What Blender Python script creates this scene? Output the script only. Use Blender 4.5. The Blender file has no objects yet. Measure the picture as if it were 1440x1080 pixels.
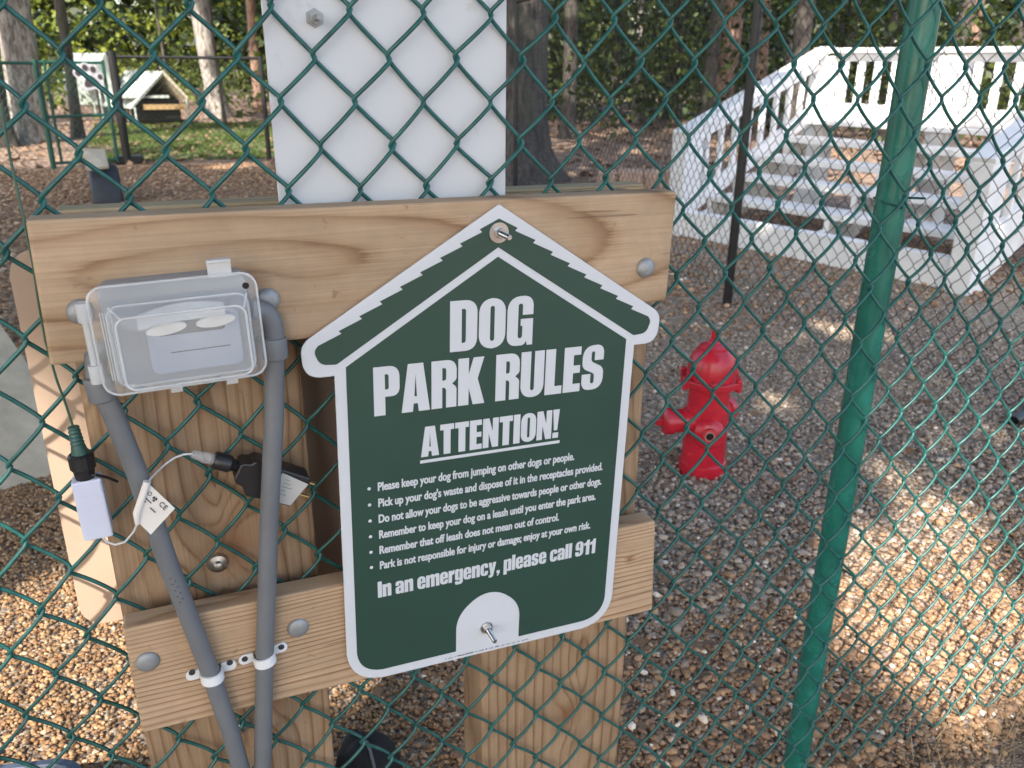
import bpy, bmesh, math, random
import numpy as np
from mathutils import Vector, Matrix
random.seed(7); RNG = np.random.default_rng(11)
scene = bpy.context.scene
R = math.radians

# ------------------------------------------------------------------ camera
F, PITCH, YAW, ROLL = 1174.5, .36575, .40344, .01052        # focal length in pixels of a 1440 px wide frame
CAM = np.array([0., -.906, 1.255])
_cy, _sy, _cp, _sp = math.cos(YAW), math.sin(YAW), math.cos(PITCH), math.sin(PITCH)
FW = np.array([_sy*_cp, _cy*_cp, -_sp]); _r0 = np.array([_cy, -_sy, 0.]); _u0 = np.cross(_r0, FW)
RT = math.cos(ROLL)*_r0 + math.sin(ROLL)*_u0; UP = -math.sin(ROLL)*_r0 + math.cos(ROLL)*_u0
def ray(x, y): return (x-720)/F*RT - (y-540)/F*UP + FW
def at(x, y, Y):                                             # layout helper: point at depth Y
    d = ray(x, y); return CAM + d*((Y-CAM[1])/d[1])
def gr(x, y, z=0.):                                          # layout helper: point at height z
    d = ray(x, y); return CAM + d*((z-CAM[2])/d[2])
cd = bpy.data.cameras.new('camera'); cam = bpy.data.objects.new('camera', cd)
scene.collection.objects.link(cam); scene.camera = cam
cd.sensor_fit = 'HORIZONTAL'; cd.sensor_width = 36; cd.lens = F/1440*36
cd.clip_start = .02; cd.clip_end = 900
cam.matrix_world = Matrix(((RT[0], UP[0], -FW[0], CAM[0]), (RT[1], UP[1], -FW[1], CAM[1]), (RT[2], UP[2], -FW[2], CAM[2]), (0, 0, 0, 1)))
cd.dof.use_dof = True; cd.dof.focus_distance = .97; cd.dof.aperture_fstop = 10.5

# ------------------------------------------------------------------ light
SUN = np.array([-.50, -.55, .68]); SUN /= np.linalg.norm(SUN)  # towards the sun
EL = math.asin(SUN[2]); AZ = math.atan2(SUN[0], SUN[1])
w = bpy.data.worlds.new('World'); scene.world = w; w.use_nodes = True
wn = w.node_tree; bg = wn.nodes['Background']
sk = wn.nodes.new('ShaderNodeTexSky'); sk.sky_type = 'NISHITA'; sk.sun_disc = False
sk.sun_elevation = EL; sk.sun_rotation = AZ; sk.air_density = 1.2; sk.dust_density = 2.5
wn.links.new(sk.outputs[0], bg.inputs[0]); bg.inputs[1].default_value = .15
sl = bpy.data.lights.new('sun', 'SUN'); sl.energy = 3.1; sl.angle = R(.55); sl.color = (1, .93, .82)
so = bpy.data.objects.new('sun', sl); scene.collection.objects.link(so)
so.rotation_euler = Vector(SUN).to_track_quat('Z', 'Y').to_euler(); so.location = Vector(SUN)*40
vs = scene.view_settings; vs.view_transform = 'Standard'; vs.look = 'None'; vs.gamma = 1; vs.use_curve_mapping = False
vs.exposure = 1.75

# ------------------------------------------------------------------ materials
def nt(name):
    m = bpy.data.materials.new(name); m.use_nodes = True
    t = m.node_tree; b = t.nodes['Principled BSDF']
    return m, t, b
def nd(t, kind, ins=None, **props):
    n = t.nodes.new('ShaderNode'+kind)
    for k, v in props.items(): setattr(n, k, v)
    for k, v in (ins or {}).items():
        s = n.inputs[k]
        if isinstance(v, bpy.types.NodeSocket): t.links.new(v, s)
        else: s.default_value = v
    return n
def mth(t, op, a, b=0., c=0.):
    n = nd(t, 'Math', operation=op)
    for i, v in enumerate((a, b, c)):
        if isinstance(v, bpy.types.NodeSocket): t.links.new(v, n.inputs[i])
        else: n.inputs[i].default_value = v
    return n.outputs[0]
def ramp(t, fac, stops):
    n = nd(t, 'ValToRGB', {0: fac}); e = n.color_ramp.elements
    while len(e) < len(stops): e.new(.5)
    for el, (p, c) in zip(e, stops):
        el.position = p; el.color = (c[0], c[1], c[2], 1) if not np.isscalar(c) else (c, c, c, 1)
    return n.outputs[0]
def mixc(t, fac, a, b, mode='MIX'):
    n = nd(t, 'Mix', data_type='RGBA', blend_type=mode)
    for s, v in ((n.inputs[0], fac), (n.inputs[6], a), (n.inputs[7], b)):
        if isinstance(v, bpy.types.NodeSocket): t.links.new(v, s)
        else: s.default_value = v if np.isscalar(v) else (v[0], v[1], v[2], 1)
    return n.outputs[2]
def bump(t, b, h, strength=.3, dist=.002):
    n = nd(t, 'Bump', {'Strength': strength, 'Distance': dist, 'Height': h}); t.links.new(n.outputs[0], b.inputs['Normal'])
def plain(name, c, rough=.5, metal=0., var=.12, scale=25, bmp=.15, bdist=.001, dirt=None):
    m, t, b = nt(name); co = nd(t, 'TexCoord').outputs['Object']
    n1 = nd(t, 'TexNoise', {'Vector': co, 'Scale': scale, 'Detail': 6., 'Roughness': .65}).outputs[0]
    lo = tuple(x*(1-var) for x in c); hi = tuple(min(1, x*(1+var)) for x in c)
    col = ramp(t, n1, [(.3, lo), (.7, hi)])
    if dirt:
        n2 = nd(t, 'TexNoise', {'Vector': co, 'Scale': dirt[1], 'Detail': 8., 'Roughness': .7}).outputs[0]
        col = mixc(t, ramp(t, n2, [(dirt[2], 0.), (dirt[2]+.12, 1.)]), col, dirt[0])
    t.links.new(col, b.inputs['Base Color'])
    b.inputs['Roughness'].default_value = rough; b.inputs['Metallic'].default_value = metal
    r = nd(t, 'MapRange', {0: n1, 1: 0., 2: 1., 3: max(.05, rough-.1), 4: min(1, rough+.1)}).outputs[0]; t.links.new(r, b.inputs['Roughness'])
    if bmp: bump(t, b, nd(t, 'TexNoise', {'Vector': co, 'Scale': scale*4, 'Detail': 4.}).outputs[0], bmp, bdist)
    return m
def wood(name, axis, s0, c0, k, freq, power, light, mid, dark, knots=(), amp=.012, nscale=3.):
    """flat-sawn softwood in world space: rings round an axis, cut as ovals stretched along the grain"""
    m, t, b = nt(name)
    pos = nd(t, 'NewGeometry').outputs['Position']; sep = nd(t, 'SeparateXYZ', {0: pos}).outputs
    s, c = (sep[0], sep[2]) if axis == 'X' else (sep[2], sep[0])
    stretch = (nscale, 9., nscale*4) if axis == 'X' else (nscale*4, 9., nscale)
    mp = nd(t, 'Mapping', {'Vector': pos, 'Scale': stretch}).outputs[0]
    nz = nd(t, 'TexNoise', {'Vector': mp, 'Scale': 1., 'Detail': 3., 'Roughness': .55}).outputs[0]
    nz = mth(t, 'MULTIPLY', mth(t, 'SUBTRACT', nz, .5), amp*2)
    c = mth(t, 'ADD', c, nz)
    ds = mth(t, 'MULTIPLY', mth(t, 'SUBTRACT', s, s0), k); dc = mth(t, 'SUBTRACT', c, c0)
    r = mth(t, 'SQRT', mth(t, 'ADD', mth(t, 'MULTIPLY', ds, ds), mth(t, 'MULTIPLY', dc, dc)))
    for (ks, kc, kr, kw) in knots:                            # grain flows round each knot
        a = mth(t, 'MULTIPLY', mth(t, 'SUBTRACT', s, ks), .55); q = mth(t, 'SUBTRACT', c, kc)
        d2 = mth(t, 'ADD', mth(t, 'MULTIPLY', a, a), mth(t, 'MULTIPLY', q, q))
        g = mth(t, 'POWER', 2.718, mth(t, 'DIVIDE', d2, -kr*kr))
        r = mth(t, 'ADD', r, mth(t, 'MULTIPLY', g, kw))
    ph = mth(t, 'MULTIPLY', mth(t, 'POWER', r, power), freq)
    fr = mth(t, 'FRACT', ph)
    fibm = nd(t, 'Mapping', {'Vector': pos, 'Scale': (6, 220, 420) if axis == 'X' else (420, 220, 6)}).outputs[0]
    fib = nd(t, 'TexNoise', {'Vector': fibm, 'Scale': 1., 'Detail': 3.}).outputs[0]
    fr = mth(t, 'ADD', fr, mth(t, 'MULTIPLY', mth(t, 'SUBTRACT', fib, .5), .18))
    col = ramp(t, fr, [(0., mid), (.12, light), (.55, light), (.8, mid), (.93, dark), (1., mid)])
    rsm = nd(t, 'Mapping', {'Vector': pos, 'Scale': (2.5, 20, 42) if axis == 'X' else (42, 20, 2.5)}).outputs[0]
    rs_ = nd(t, 'TexNoise', {'Vector': rsm, 'Scale': 1., 'Detail': 2.}).outputs[0]
    col = mixc(t, ramp(t, rs_, [(.30, .75), (.52, 0.)]), col, tuple((a_*.75+b_*.25) for a_, b_ in zip(light, mid)))
    big = nd(t, 'TexNoise', {'Vector': pos, 'Scale': 7., 'Detail': 5., 'Roughness': .7}).outputs[0]
    col = mixc(t, 1., col, ramp(t, big, [(.3, .78), (.7, 1.08)]), 'MULTIPLY')
    col = mixc(t, 1., col, ramp(t, fib, [(.3, .86), (.7, 1.08)]), 'MULTIPLY')
    spk = nd(t, 'TexNoise', {'Vector': pos, 'Scale': 60., 'Detail': 3.}).outputs[0]
    col = mixc(t, ramp(t, spk, [(.7, 0.), (.76, .5)]), col, (.16, .09, .045))
    ckm = nd(t, 'Mapping', {'Vector': pos, 'Scale': (5, 60, 150) if axis == 'X' else (150, 60, 5)}).outputs[0]
    ck = nd(t, 'TexNoise', {'Vector': ckm, 'Scale': 1., 'Detail': 2.}).outputs[0]
    col = mixc(t, ramp(t, ck, [(.70, 0.), (.74, .55)]), col, (.11, .065, .035))
    sm = nd(t, 'TexNoise', {'Vector': pos, 'Scale': 16., 'Detail': 8., 'Roughness': .8}).outputs[0]
    col = mixc(t, ramp(t, sm, [(.56, 0.), (.72, .45)]), col, (.26, .215, .17))
    for (ks, kc, kr, kw) in knots:
        a = mth(t, 'MULTIPLY', mth(t, 'SUBTRACT', s, ks), .8); q = mth(t, 'SUBTRACT', c, kc)
        d = mth(t, 'SQRT', mth(t, 'ADD', mth(t, 'MULTIPLY', a, a), mth(t, 'MULTIPLY', q, q)))
        col = mixc(t, ramp(t, mth(t, 'DIVIDE', d, kr), [(.16, .8), (.5, .35), (1., 0.)]), col, (.20, .085, .035))
    t.links.new(col, b.inputs['Base Color']); b.inputs['Roughness'].default_value = .72
    bump(t, b, mth(t, 'ADD', mth(t, 'MULTIPLY', fib, .6), mth(t, 'MULTIPLY', fr, .5)), .35, .0012)
    return m
def vcol(name, rough=.8, bmp=.3, scale=300, trans=0., gloss=.5):
    m, t, b = nt(name)
    a = nd(t, 'Attribute', attribute_name='col').outputs[0]
    co = nd(t, 'NewGeometry').outputs['Position']
    n = nd(t, 'TexNoise', {'Vector': co, 'Scale': scale, 'Detail': 3.}).outputs[0]
    col = mixc(t, 1., a, ramp(t, n, [(.3, .75), (.7, 1.15)]), 'MULTIPLY')
    t.links.new(col, b.inputs['Base Color']); b.inputs['Roughness'].default_value = rough
    b.inputs['Specular IOR Level'].default_value = gloss
    if bmp: bump(t, b, n, bmp, .002)
    if trans:
        tr = nd(t, 'BsdfTranslucent', {0: mixc(t, 1., col, (1.0, 1.0, .45), 'MULTIPLY')}).outputs[0]
        mx = nd(t, 'MixShader', {0: trans}); t.links.new(b.outputs[0], mx.inputs[1]); t.links.new(tr, mx.inputs[2])
        t.links.new(mx.outputs[0], t.nodes['Material Output'].inputs[0])
    return m
M = {}
M['vinyl'] = plain('green vinyl wire', (.0135, .092, .083), .34, 0, .35, 60, .25, .0006)
M['post'] = plain('green painted steel post', (.016, .150, .118), .26, 0, .3, 14, .15, .001, ((.30, .26, .18), 30, .74))
M['blackwire'] = plain('black vinyl wire', (.014, .015, .016), .4, 0, .2, 30, 0)
M['blackpost'] = plain('black steel post', (.012, .012, .013), .4, 0, .3, 20, .1)
L1, L2, L3 = (.445, .312, .20), (.38, .248, .148), (.245, .138, .07)
M['topboard'] = wood('pine board with oval grain', 'X', .06, 1.062, .17, 40, 1., L1, L2, L3, ((.075, 1.045, .022, .02),), .02, 2.2)
M['lowboard'] = wood('pine board with straight grain', 'X', .3, .47, .012, 400, 1.75, (.50, .35, .225), (.40, .25, .145), (.20, .10, .045), ((.553, .603, .009, .004),), .016, 1.4)
P1, P2, P3 = (.365, .24, .145), (.305, .185, .10), (.19, .10, .05)
M['lpost'] = wood('brown treated post with knots', 'Z', .80, .02, .10, 75, 1., P1, P2, P3, ((.715, .035, .04, .05), (.655, -.03, .03, .03), (.48, .06, .03, .03)), .016, 1.6)
M['rpost'] = wood('brown treated post with arched grain', 'Z', .34, .52, .13, 70, 1., P1, P2, P3, ((.30, .50, .03, .03),), .014, 1.6)
M['rail'] = wood('weathered rail', 'X', .3, 1.2, .01, 120, 1., (.42, .33, .20), (.36, .27, .16), (.24, .16, .09), (), .006, 1.)
M['plank'] = plain('grey weathered plank', (.50, .42, .31), .85, 0, .2, 9, .3, .002, ((.07, .05, .035), 11, .68))
M['signwhite'] = plain('white sign face', (.575, .595, .64), .42, 0, .03, 6, .03)
M['signgreen'] = plain('green sign vinyl', (.0225, .060, .046), .38, 0, .08, 5, .04)
M['sheet'] = plain('white plastic sheet', (.55, .57, .61), .45, 0, .03, 4, .05, .001, ((.40, .40, .39), 7, .60))
M['tan'] = plain('beige sign back', (.47, .345, .26), .55, 0, .06, 6, .08)
M['steel'] = plain('galvanised steel', (.55, .55, .55), .3, 1, .15, 60, .1)
M['galv'] = plain('dull grey bolt head', (.30, .31, .32), .55, .5, .25, 50, .3)
M['pvc'] = plain('grey pvc', (.145, .153, .167), .42, 0, .08, 18, .08, .001, ((.13, .14, .15), 26, .66))
M['boxgrey'] = plain('light grey outlet box', (.25, .262, .28), .45, 0, .05, 20, 0)
M['gategreen'] = plain('dark green gate tube', (.012, .075, .055), .4, 0, .2, 20, 0)
M['device'] = plain('blue grey outlet face', (.34, .38, .46), .5, 0, .05, 20, 0)
M['darkplastic'] = plain('dark slot plastic', (.03, .032, .04), .45, 0, .1, 20, 0)
M['black'] = plain('black plastic', (.016, .016, .018), .38, 0, .2, 30, .1)
M['blackcloth'] = plain('black nylon', (.012, .012, .014), .75, 0, .3, 60, .4)
M['piping'] = plain('grey piping', (.16, .16, .18), .5)
M['whiteplastic'] = plain('white plastic box', (.62, .65, .80), .35, 0, .04, 20, .05)
M['whitestrap'] = plain('white nylon strap', (.70, .71, .73), .45, 0, .05, 30, .08)
M['paper'] = plain('paper tag', (.74, .70, .66), .8, 0, .05, 30, .05)
M['ink'] = plain('black ink', (.05, .05, .055), .7, 0, .1, 30, 0)
M['label'] = plain('silver label', (.46, .45, .43), .4, 0, .06, 30, 0)
M['brass'] = plain('brass prong', (.75, .52, .22), .3, 1, .1, 30, 0)
M['cable'] = plain('green cable', (.03, .09, .06), .5)
M['grip'] = plain('green strain relief', (.025, .085, .070), .45)
M['red'] = plain('glossy red paint', (.53, .018, .036), .25, 0, .2, 14, .2, .0012, ((.24, .05, .04), 24, .63))
M['hole'] = plain('dark hollow', (.01, .008, .008), .8)
M['worn'] = plain('worn pink edge', (.50, .22, .20), .6)
M['whitewood'] = plain('white painted timber', (.80, .78, .77), .55, 0, .06, 9, .2, .001, ((.50, .45, .39), 7, .64))
M['greywood'] = plain('scuffed white tread', (.76, .74, .72), .7, 0, .12, 8, .25, .001, ((.36, .31, .26), 5, .6))
M['tyre'] = plain('black rubber', (.034, .037, .046), .6, 0, .25, 20, .3)
M['tub'] = plain('blue grey plastic tub', (.075, .095, .145), .38, 0, .08, 20, .05)
M['stone'] = plain('pinkish edging stone', (.40, .28, .21), .9, 0, .25, 12, .5, .01)
M['roof'] = plain('white metal roof', (.40, .44, .41), .5, 0, .08, 6, .1)
M['tanroof'] = plain('cream roof', (.44, .39, .30), .6, 0, .08, 6, .1)
M['tanwall'] = plain('ochre wall', (.34, .23, .11), .8, 0, .15, 5, .1)
M['pawdark'] = plain('charcoal paw pad', (.06, .045, .05), .6)
M['pawwhite'] = plain('white paw outline', (.52, .50, .53), .5)
M['pebble'] = vcol('pebble stone', .75, .25, 220)
M['chip'] = vcol('bark chip', .9, .3, 200)
M['leaf'] = vcol('leaf', .5, 0, 20, .35, .4)
M['grass'] = vcol('grass blade', .6, 0, 30, .3, .3)
M['hay'] = vcol('dry stalk', .9, 0, 30)
def clearmat(name, fac):
    m, t, b = nt(name)
    co = nd(t, 'TexCoord').outputs['Object']
    n = nd(t, 'TexNoise', {'Vector': co, 'Scale': 14., 'Detail': 4.}).outputs[0]
    b.inputs['Base Color'].default_value = (.78, .79, .80, 1); b.inputs['Roughness'].default_value = .16
    b.inputs['Specular IOR Level'].default_value = .8
    tr = nd(t, 'BsdfTransparent', {0: (.93, .95, .97, 1)}).outputs[0]
    mx = nd(t, 'MixShader', {0: ramp(t, n, [(.3, fac), (.7, fac*1.5)])}); t.links.new(tr, mx.inputs[1]); t.links.new(b.outputs[0], mx.inputs[2])
    t.links.new(mx.outputs[0], t.nodes['Material Output'].inputs[0]); return m
M['clear'] = clearmat('smoky clear polycarbonate', .20)
M['clearedge'] = clearmat('bright polycarbonate edge', .42)  # whiter copy of the lid plastic, edge brightness put into the colour
def barkmat(name, a, bcol, moss=None):
    m, t, b = nt(name); pos = nd(t, 'NewGeometry').outputs['Position']
    mp = nd(t, 'Mapping', {'Vector': pos, 'Scale': (22, 22, 5)}).outputs[0]
    n = nd(t, 'TexNoise', {'Vector': mp, 'Scale': 1., 'Detail': 8., 'Roughness': .7, 'Distortion': .6}).outputs[0]
    col = ramp(t, n, [(.40, a), (.58, bcol)])
    big = nd(t, 'TexNoise', {'Vector': pos, 'Scale': 2.2, 'Detail': 4.}).outputs[0]
    if moss: col = mixc(t, ramp(t, big, [(.5, 0.), (.7, .7)]), col, moss)
    t.links.new(col, b.inputs['Base Color']); b.inputs['Roughness'].default_value = .95
    bump(t, b, n, .9, .03); return m
M['bark'] = barkmat('grey bark', (.14, .12, .105), (.44, .40, .36))
M['barkdark'] = barkmat('dark furrowed bark', (.032, .027, .024), (.12, .10, .088), (.08, .085, .05))
M['barkred'] = barkmat('reddish bark', (.16, .09, .06), (.36, .23, .17))
def groundmat(name, stops, vscale, nscale, patch=None):
    m, t, b = nt(name); pos = nd(t, 'NewGeometry').outputs['Position']
    v = nd(t, 'TexVoronoi', {'Vector': pos, 'Scale': vscale}); g = nd(t, 'SeparateColor', {0: v.outputs['Color']}).outputs[0]
    n = nd(t, 'TexNoise', {'Vector': pos, 'Scale': nscale, 'Detail': 8., 'Roughness': .7}).outputs[0]
    f = mth(t, 'ADD', mth(t, 'MULTIPLY', g, .6), mth(t, 'MULTIPLY', n, .5))
    col = ramp(t, f, stops)
    if patch: 
        n2 = nd(t, 'TexNoise', {'Vector': pos, 'Scale': patch[1], 'Detail': 6., 'Roughness': .6}).outputs[0]
        col = mixc(t, ramp(t, n2, [(patch[2], 0.), (patch[2]+.15, .8)]), col, patch[0])
    t.links.new(col, b.inputs['Base Color']); b.inputs['Roughness'].default_value = .95
    bump(t, b, mth(t, 'ADD', mth(t, 'MULTIPLY', v.outputs['Distance'], -1.), n), .8, .012); return m
M['soil'] = groundmat('forest floor', [(.2, (.09, .058, .042)), (.5, (.21, .14, .10)), (.8, (.36, .25, .18))], 30, 3, ((.09, .065, .05), .5, .55))
M['mulch'] = groundmat('bark mulch', [(.2, (.15, .085, .05)), (.5, (.32, .20, .12)), (.8, (.48, .32, .20))], 55, 5)
M['earth'] = groundmat('mossy brown earth', [(.2, (.17, .125, .085)), (.5, (.30, .225, .155)), (.8, (.46, .37, .28))], 70, 5, ((.17, .16, .08), 1.7, .56))
M['dirt'] = groundmat('brown dirt', [(.2, (.17, .11, .075)), (.5, (.32, .22, .155)), (.8, (.44, .32, .24))], 160, 9)
M['gravel'] = groundmat('fine gravel', [(.2, (.20, .155, .115)), (.5, (.34, .275, .215)), (.8, (.48, .41, .335))], 90, 6, ((.20, .175, .10), 1.3, .62))
M['turf'] = groundmat('turf soil', [(.2, (.05, .07, .02)), (.6, (.11, .14, .045)), (.9, (.16, .17, .07))], 60, 4)

# ------------------------------------------------------------------ mesh builder
class MB:
    def __init__(s): s.v = []; s.f = []
    def add(s, vs, fs):
        o = len(s.v); s.v += [tuple(map(float, p)) for p in vs]; s.f += [tuple(i+o for i in f) for f in fs]; return s
    def box(s, c, size, ax=None):
        ax = ax or ((1, 0, 0), (0, 1, 0), (0, 0, 1)); c = np.array(c, float)
        X, Y, Z = [np.array(a, float)*d/2 for a, d in zip(ax, size)]
        vs = [c+i*X+j*Y+k*Z for i in (-1, 1) for j in (-1, 1) for k in (-1, 1)]
        return s.add(vs, [(0, 1, 3, 2), (4, 6, 7, 5), (0, 4, 5, 1), (2, 3, 7, 6), (0, 2, 6, 4), (1, 5, 7, 3)])
    def tube(s, pts, r, n=10, caps=True):
        pts = [np.array(p, float) for p in pts]; m = len(pts)
        rs = [r]*m if np.isscalar(r) else list(r); rings = []; prev = None
        for i, p in enumerate(pts):
            d = pts[min(i+1, m-1)]-pts[max(i-1, 0)]; d = d/(np.linalg.norm(d)+1e-12)
            if prev is None:
                u = np.cross(d, (0, 0, 1) if abs(d[2]) < .9 else (1, 0, 0))
            else: u = prev-d*(prev@d)
            u /= np.linalg.norm(u)+1e-12; prev = u; v = np.cross(d, u)
            rings.append([p+rs[i]*(math.cos(2*math.pi*k/n)*u+math.sin(2*math.pi*k/n)*v) for k in range(n)])
        vs = [q for ring in rings for q in ring]
        fs = [(i*n+k, i*n+(k+1) % n, (i+1)*n+(k+1) % n, (i+1)*n+k) for i in range(m-1) for k in range(n)]
        if caps: fs += [tuple(range(n))[::-1], tuple((m-1)*n+k for k in range(n))]
        return s.add(vs, fs)
    def lathe(s, prof, o, ax=(0, 0, 1), n=24, ref=None, closed=True):
        ax = np.array(ax, float)/np.linalg.norm(ax); o = np.array(o, float)
        u = np.cross(ax, ref if ref is not None else ((1, 0, 0) if abs(ax[0]) < .9 else (0, 0, 1))); u /= np.linalg.norm(u); v = np.cross(ax, u)
        vs = [o+ax*z+r*(math.cos(2*math.pi*k/n)*u+math.sin(2*math.pi*k/n)*v) for r, z in prof for k in range(n)]
        m = len(prof); fs = [(i*n+k, i*n+(k+1) % n, (i+1)*n+(k+1) % n, (i+1)*n+k) for i in range(m-1) for k in range(n)]
        if closed: fs += [tuple(range(n))[::-1], tuple((m-1)*n+k for k in range(n))]
        return s.add(vs, fs)
    def prism(s, out, fr, d0, d1):
        """outline in the frame fr=(origin, u, v, w), extruded along w from d0 to d1"""
        o, u, v, ww = [np.array(a, float) for a in fr]; n = len(out)
        vs = [o+u*a+v*b+ww*d0 for a, b in out]+[o+u*a+v*b+ww*d1 for a, b in out]
        fs = [tuple(range(n))[::-1], tuple(range(n, 2*n))]+[(i, (i+1) % n, n+(i+1) % n, n+i) for i in range(n)]
        return s.add(vs, fs)
    def dome(s, c, ax, r, h, n=16):
        return s.lathe([(r, 0), (r*1.0, h*.15), (r*.93, h*.45), (r*.72, h*.78), (r*.4, h*.95), (r*.05, h)], c, ax, n)
    def build(s, name, mat, parent=None, smooth=False, bevel=0., seg=2):
        me = bpy.data.meshes.new(name); off = np.array(parent_loc(parent))
        me.from_pydata([tuple(np.array(p)-off) for p in s.v], [], s.f); me.update()
        bm = bmesh.new(); bm.from_mesh(me); bmesh.ops.recalc_face_normals(bm, faces=bm.faces); bm.to_mesh(me); bm.free()
        return link(name, me, mat, parent, smooth, bevel, seg)
def parent_loc(p):
    l = Vector((0, 0, 0))
    while p is not None: l = l+p.location; p = p.parent
    return l
def link(name, me, mat, parent=None, smooth=False, bevel=0., seg=2):
    me.materials.append(M[mat] if isinstance(mat, str) else mat)
    o = bpy.data.objects.new(name, me); scene.collection.objects.link(o)
    if parent is not None: o.parent = parent
    if smooth:
        me.polygons.foreach_set('use_smooth', [True]*len(me.polygons))
        if smooth != 'all': me.set_sharp_from_angle(angle=R(38))
    if bevel:
        b = o.modifiers.new('bevel', 'BEVEL'); b.width = bevel; b.segments = seg; b.limit_method = 'ANGLE'; b.angle_limit = R(40)
    return o
def tag(o, label=None, cat=None, group=None, kind=None):
    if label: o['label'] = label
    if cat: o['category'] = cat
    if group: o['group'] = group
    if kind: o['kind'] = kind
    return o
def thing(name, loc, label, cat, group=None):
    o = bpy.data.objects.new(name, None); o.empty_display_size = .05; scene.collection.objects.link(o)
    o.location = Vector([float(a) for a in loc]); return tag(o, label, cat, group)
def raw(name, V, Fq, cols, mat, parent=None, smooth=False):
    """big numpy meshes: V (n,3), Fq (m,k), a colour per vertex"""
    me = bpy.data.meshes.new(name); n, m, k = len(V), len(Fq), Fq.shape[1]
    off = np.array(parent_loc(parent)); V = V-off
    me.vertices.add(n); me.vertices.foreach_set('co', V.astype(np.float32).ravel())
    me.loops.add(m*k); me.loops.foreach_set('vertex_index', Fq.astype(np.int32).ravel())
    me.polygons.add(m); me.polygons.foreach_set('loop_start', np.arange(0, m*k, k, dtype=np.int32))
    me.update(calc_edges=True)
    if cols is not None:
        a = me.color_attributes.new('col', 'FLOAT_COLOR', 'POINT')
        a.data.foreach_set('color', np.c_[cols, np.ones(n)].astype(np.float32).ravel())
    return link(name, me, mat, parent, 'all' if smooth else False)
def rounded(pts, n=6):
    """polygon corners (x, y[, radius]) -> outline with filleted corners"""
    out = []; m = len(pts)
    for i, p in enumerate(pts):
        c = np.array(p[:2], float); r = p[2] if len(p) > 2 else 0
        if r <= 0: out.append(tuple(c)); continue
        a = np.array(pts[i-1][:2], float)-c; b = np.array(pts[(i+1) % m][:2], float)-c
        la, lb = np.linalg.norm(a), np.linalg.norm(b); a /= la; b /= lb
        th = math.acos(max(-1, min(1, a@b))); t = min(r/math.tan(th/2), la*.5, lb*.5)
        p0, p1 = c+a*t, c+b*t
        for k in range(n+1):
            q = k/n; out.append(tuple((1-q)**2*p0*1+2*q*(1-q)*(c*.82+(p0+p1)/2*.18)+q*q*p1))
    return out
def fill2d(contours_list, text=None):
    """flat filled mesh (vertices in x, y and faces) from contours or from text"""
    if text is None:
        cu = bpy.data.curves.new('glyph', 'CURVE'); cu.dimensions = '2D'; cu.fill_mode = 'BOTH'
        for pts in contours_list:
            sp = cu.splines.new('POLY'); sp.points.add(len(pts)-1)
            for q, (x, y) in zip(sp.points, pts): q.co = (x, y, 0, 1)
            sp.use_cyclic_u = True
    else:
        cu = bpy.data.curves.new('glyph', 'FONT'); cu.body = text[0]; cu.size = 1; cu.offset = text[1]; cu.space_character = text[2]; cu.resolution_u = 4; cu.fill_mode = 'FRONT'
    o = bpy.data.objects.new('glyph', cu); scene.collection.objects.link(o)
    dg = bpy.context.evaluated_depsgraph_get(); me = bpy.data.meshes.new_from_object(o.evaluated_get(dg))
    v = [tuple(q.co[:2]) for q in me.vertices]; f = [tuple(p.vertices) for p in me.polygons]
    bpy.data.objects.remove(o); bpy.data.curves.remove(cu); bpy.data.meshes.remove(me)
    return v, f
YN = (0, -1, 0)                                              # towards the viewer's side of the fence

# ------------------------------------------------------------------ setting: ground sheets
def dip(x, y): 
    q = np.clip((.75-np.asarray(y, float))/.75, 0, 1); return -.045*q*q*(3-2*q)*np.clip((np.asarray(x, float)+2.5)/2, 0, 1)*np.clip((4.5-np.asarray(x, float))/2, 0, 1)
def gridsheet(name, xs, ys, z, mat):
    X, Y = np.meshgrid(xs, ys); nx = len(xs); V = np.c_[X.ravel(), Y.ravel(), z+dip(X, Y).ravel()]
    i = (np.arange(len(ys)-1)[:, None]*nx+np.arange(nx-1)[None]).ravel(); return tag(raw(name, V, np.c_[i, i+1, i+nx+1, i+nx], None, mat, None, True), kind='structure')
def sheet(name, pts, z, mat, kind='structure'):
    mb = MB(); mb.add([(x, y, z) for x, y in pts], [tuple(range(len(pts)))]); return tag(mb.build(name, mat), kind=kind)
gridsheet('ground', [-300, -20, -3]+list(np.linspace(-2.5, 4.5, 29))+[6, 20, 300], [-300, -20, -3]+list(np.linspace(-1, 1.2, 23))+[3, 20, 300], 0., 'soil')
sheet('mulch_bed', [(-9, 1.15), (1.0, 1.15), (2.2, 3.), (3.4, 7.), (3.6, 9.6), (.5, 11.2), (-9, 10.6)], .004, 'mulch')
gridsheet('dirt_strip', np.linspace(-2., 6, 30), [-4, -1.5, -.5, -.3, -.15, -.02, .05], .004, 'dirt')
gridsheet('gravel_bed', np.linspace(-1.5, 5.6, 40), np.linspace(-.03, 1.3, 20), .008, 'gravel')
sheet('gravel_path', [(1.35, 1.3), (5.6, 1.3), (5.6, 2.), (4.2, 5.4), (3.3, 6.4), (2.2, 3.2)], .012, 'earth')

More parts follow.
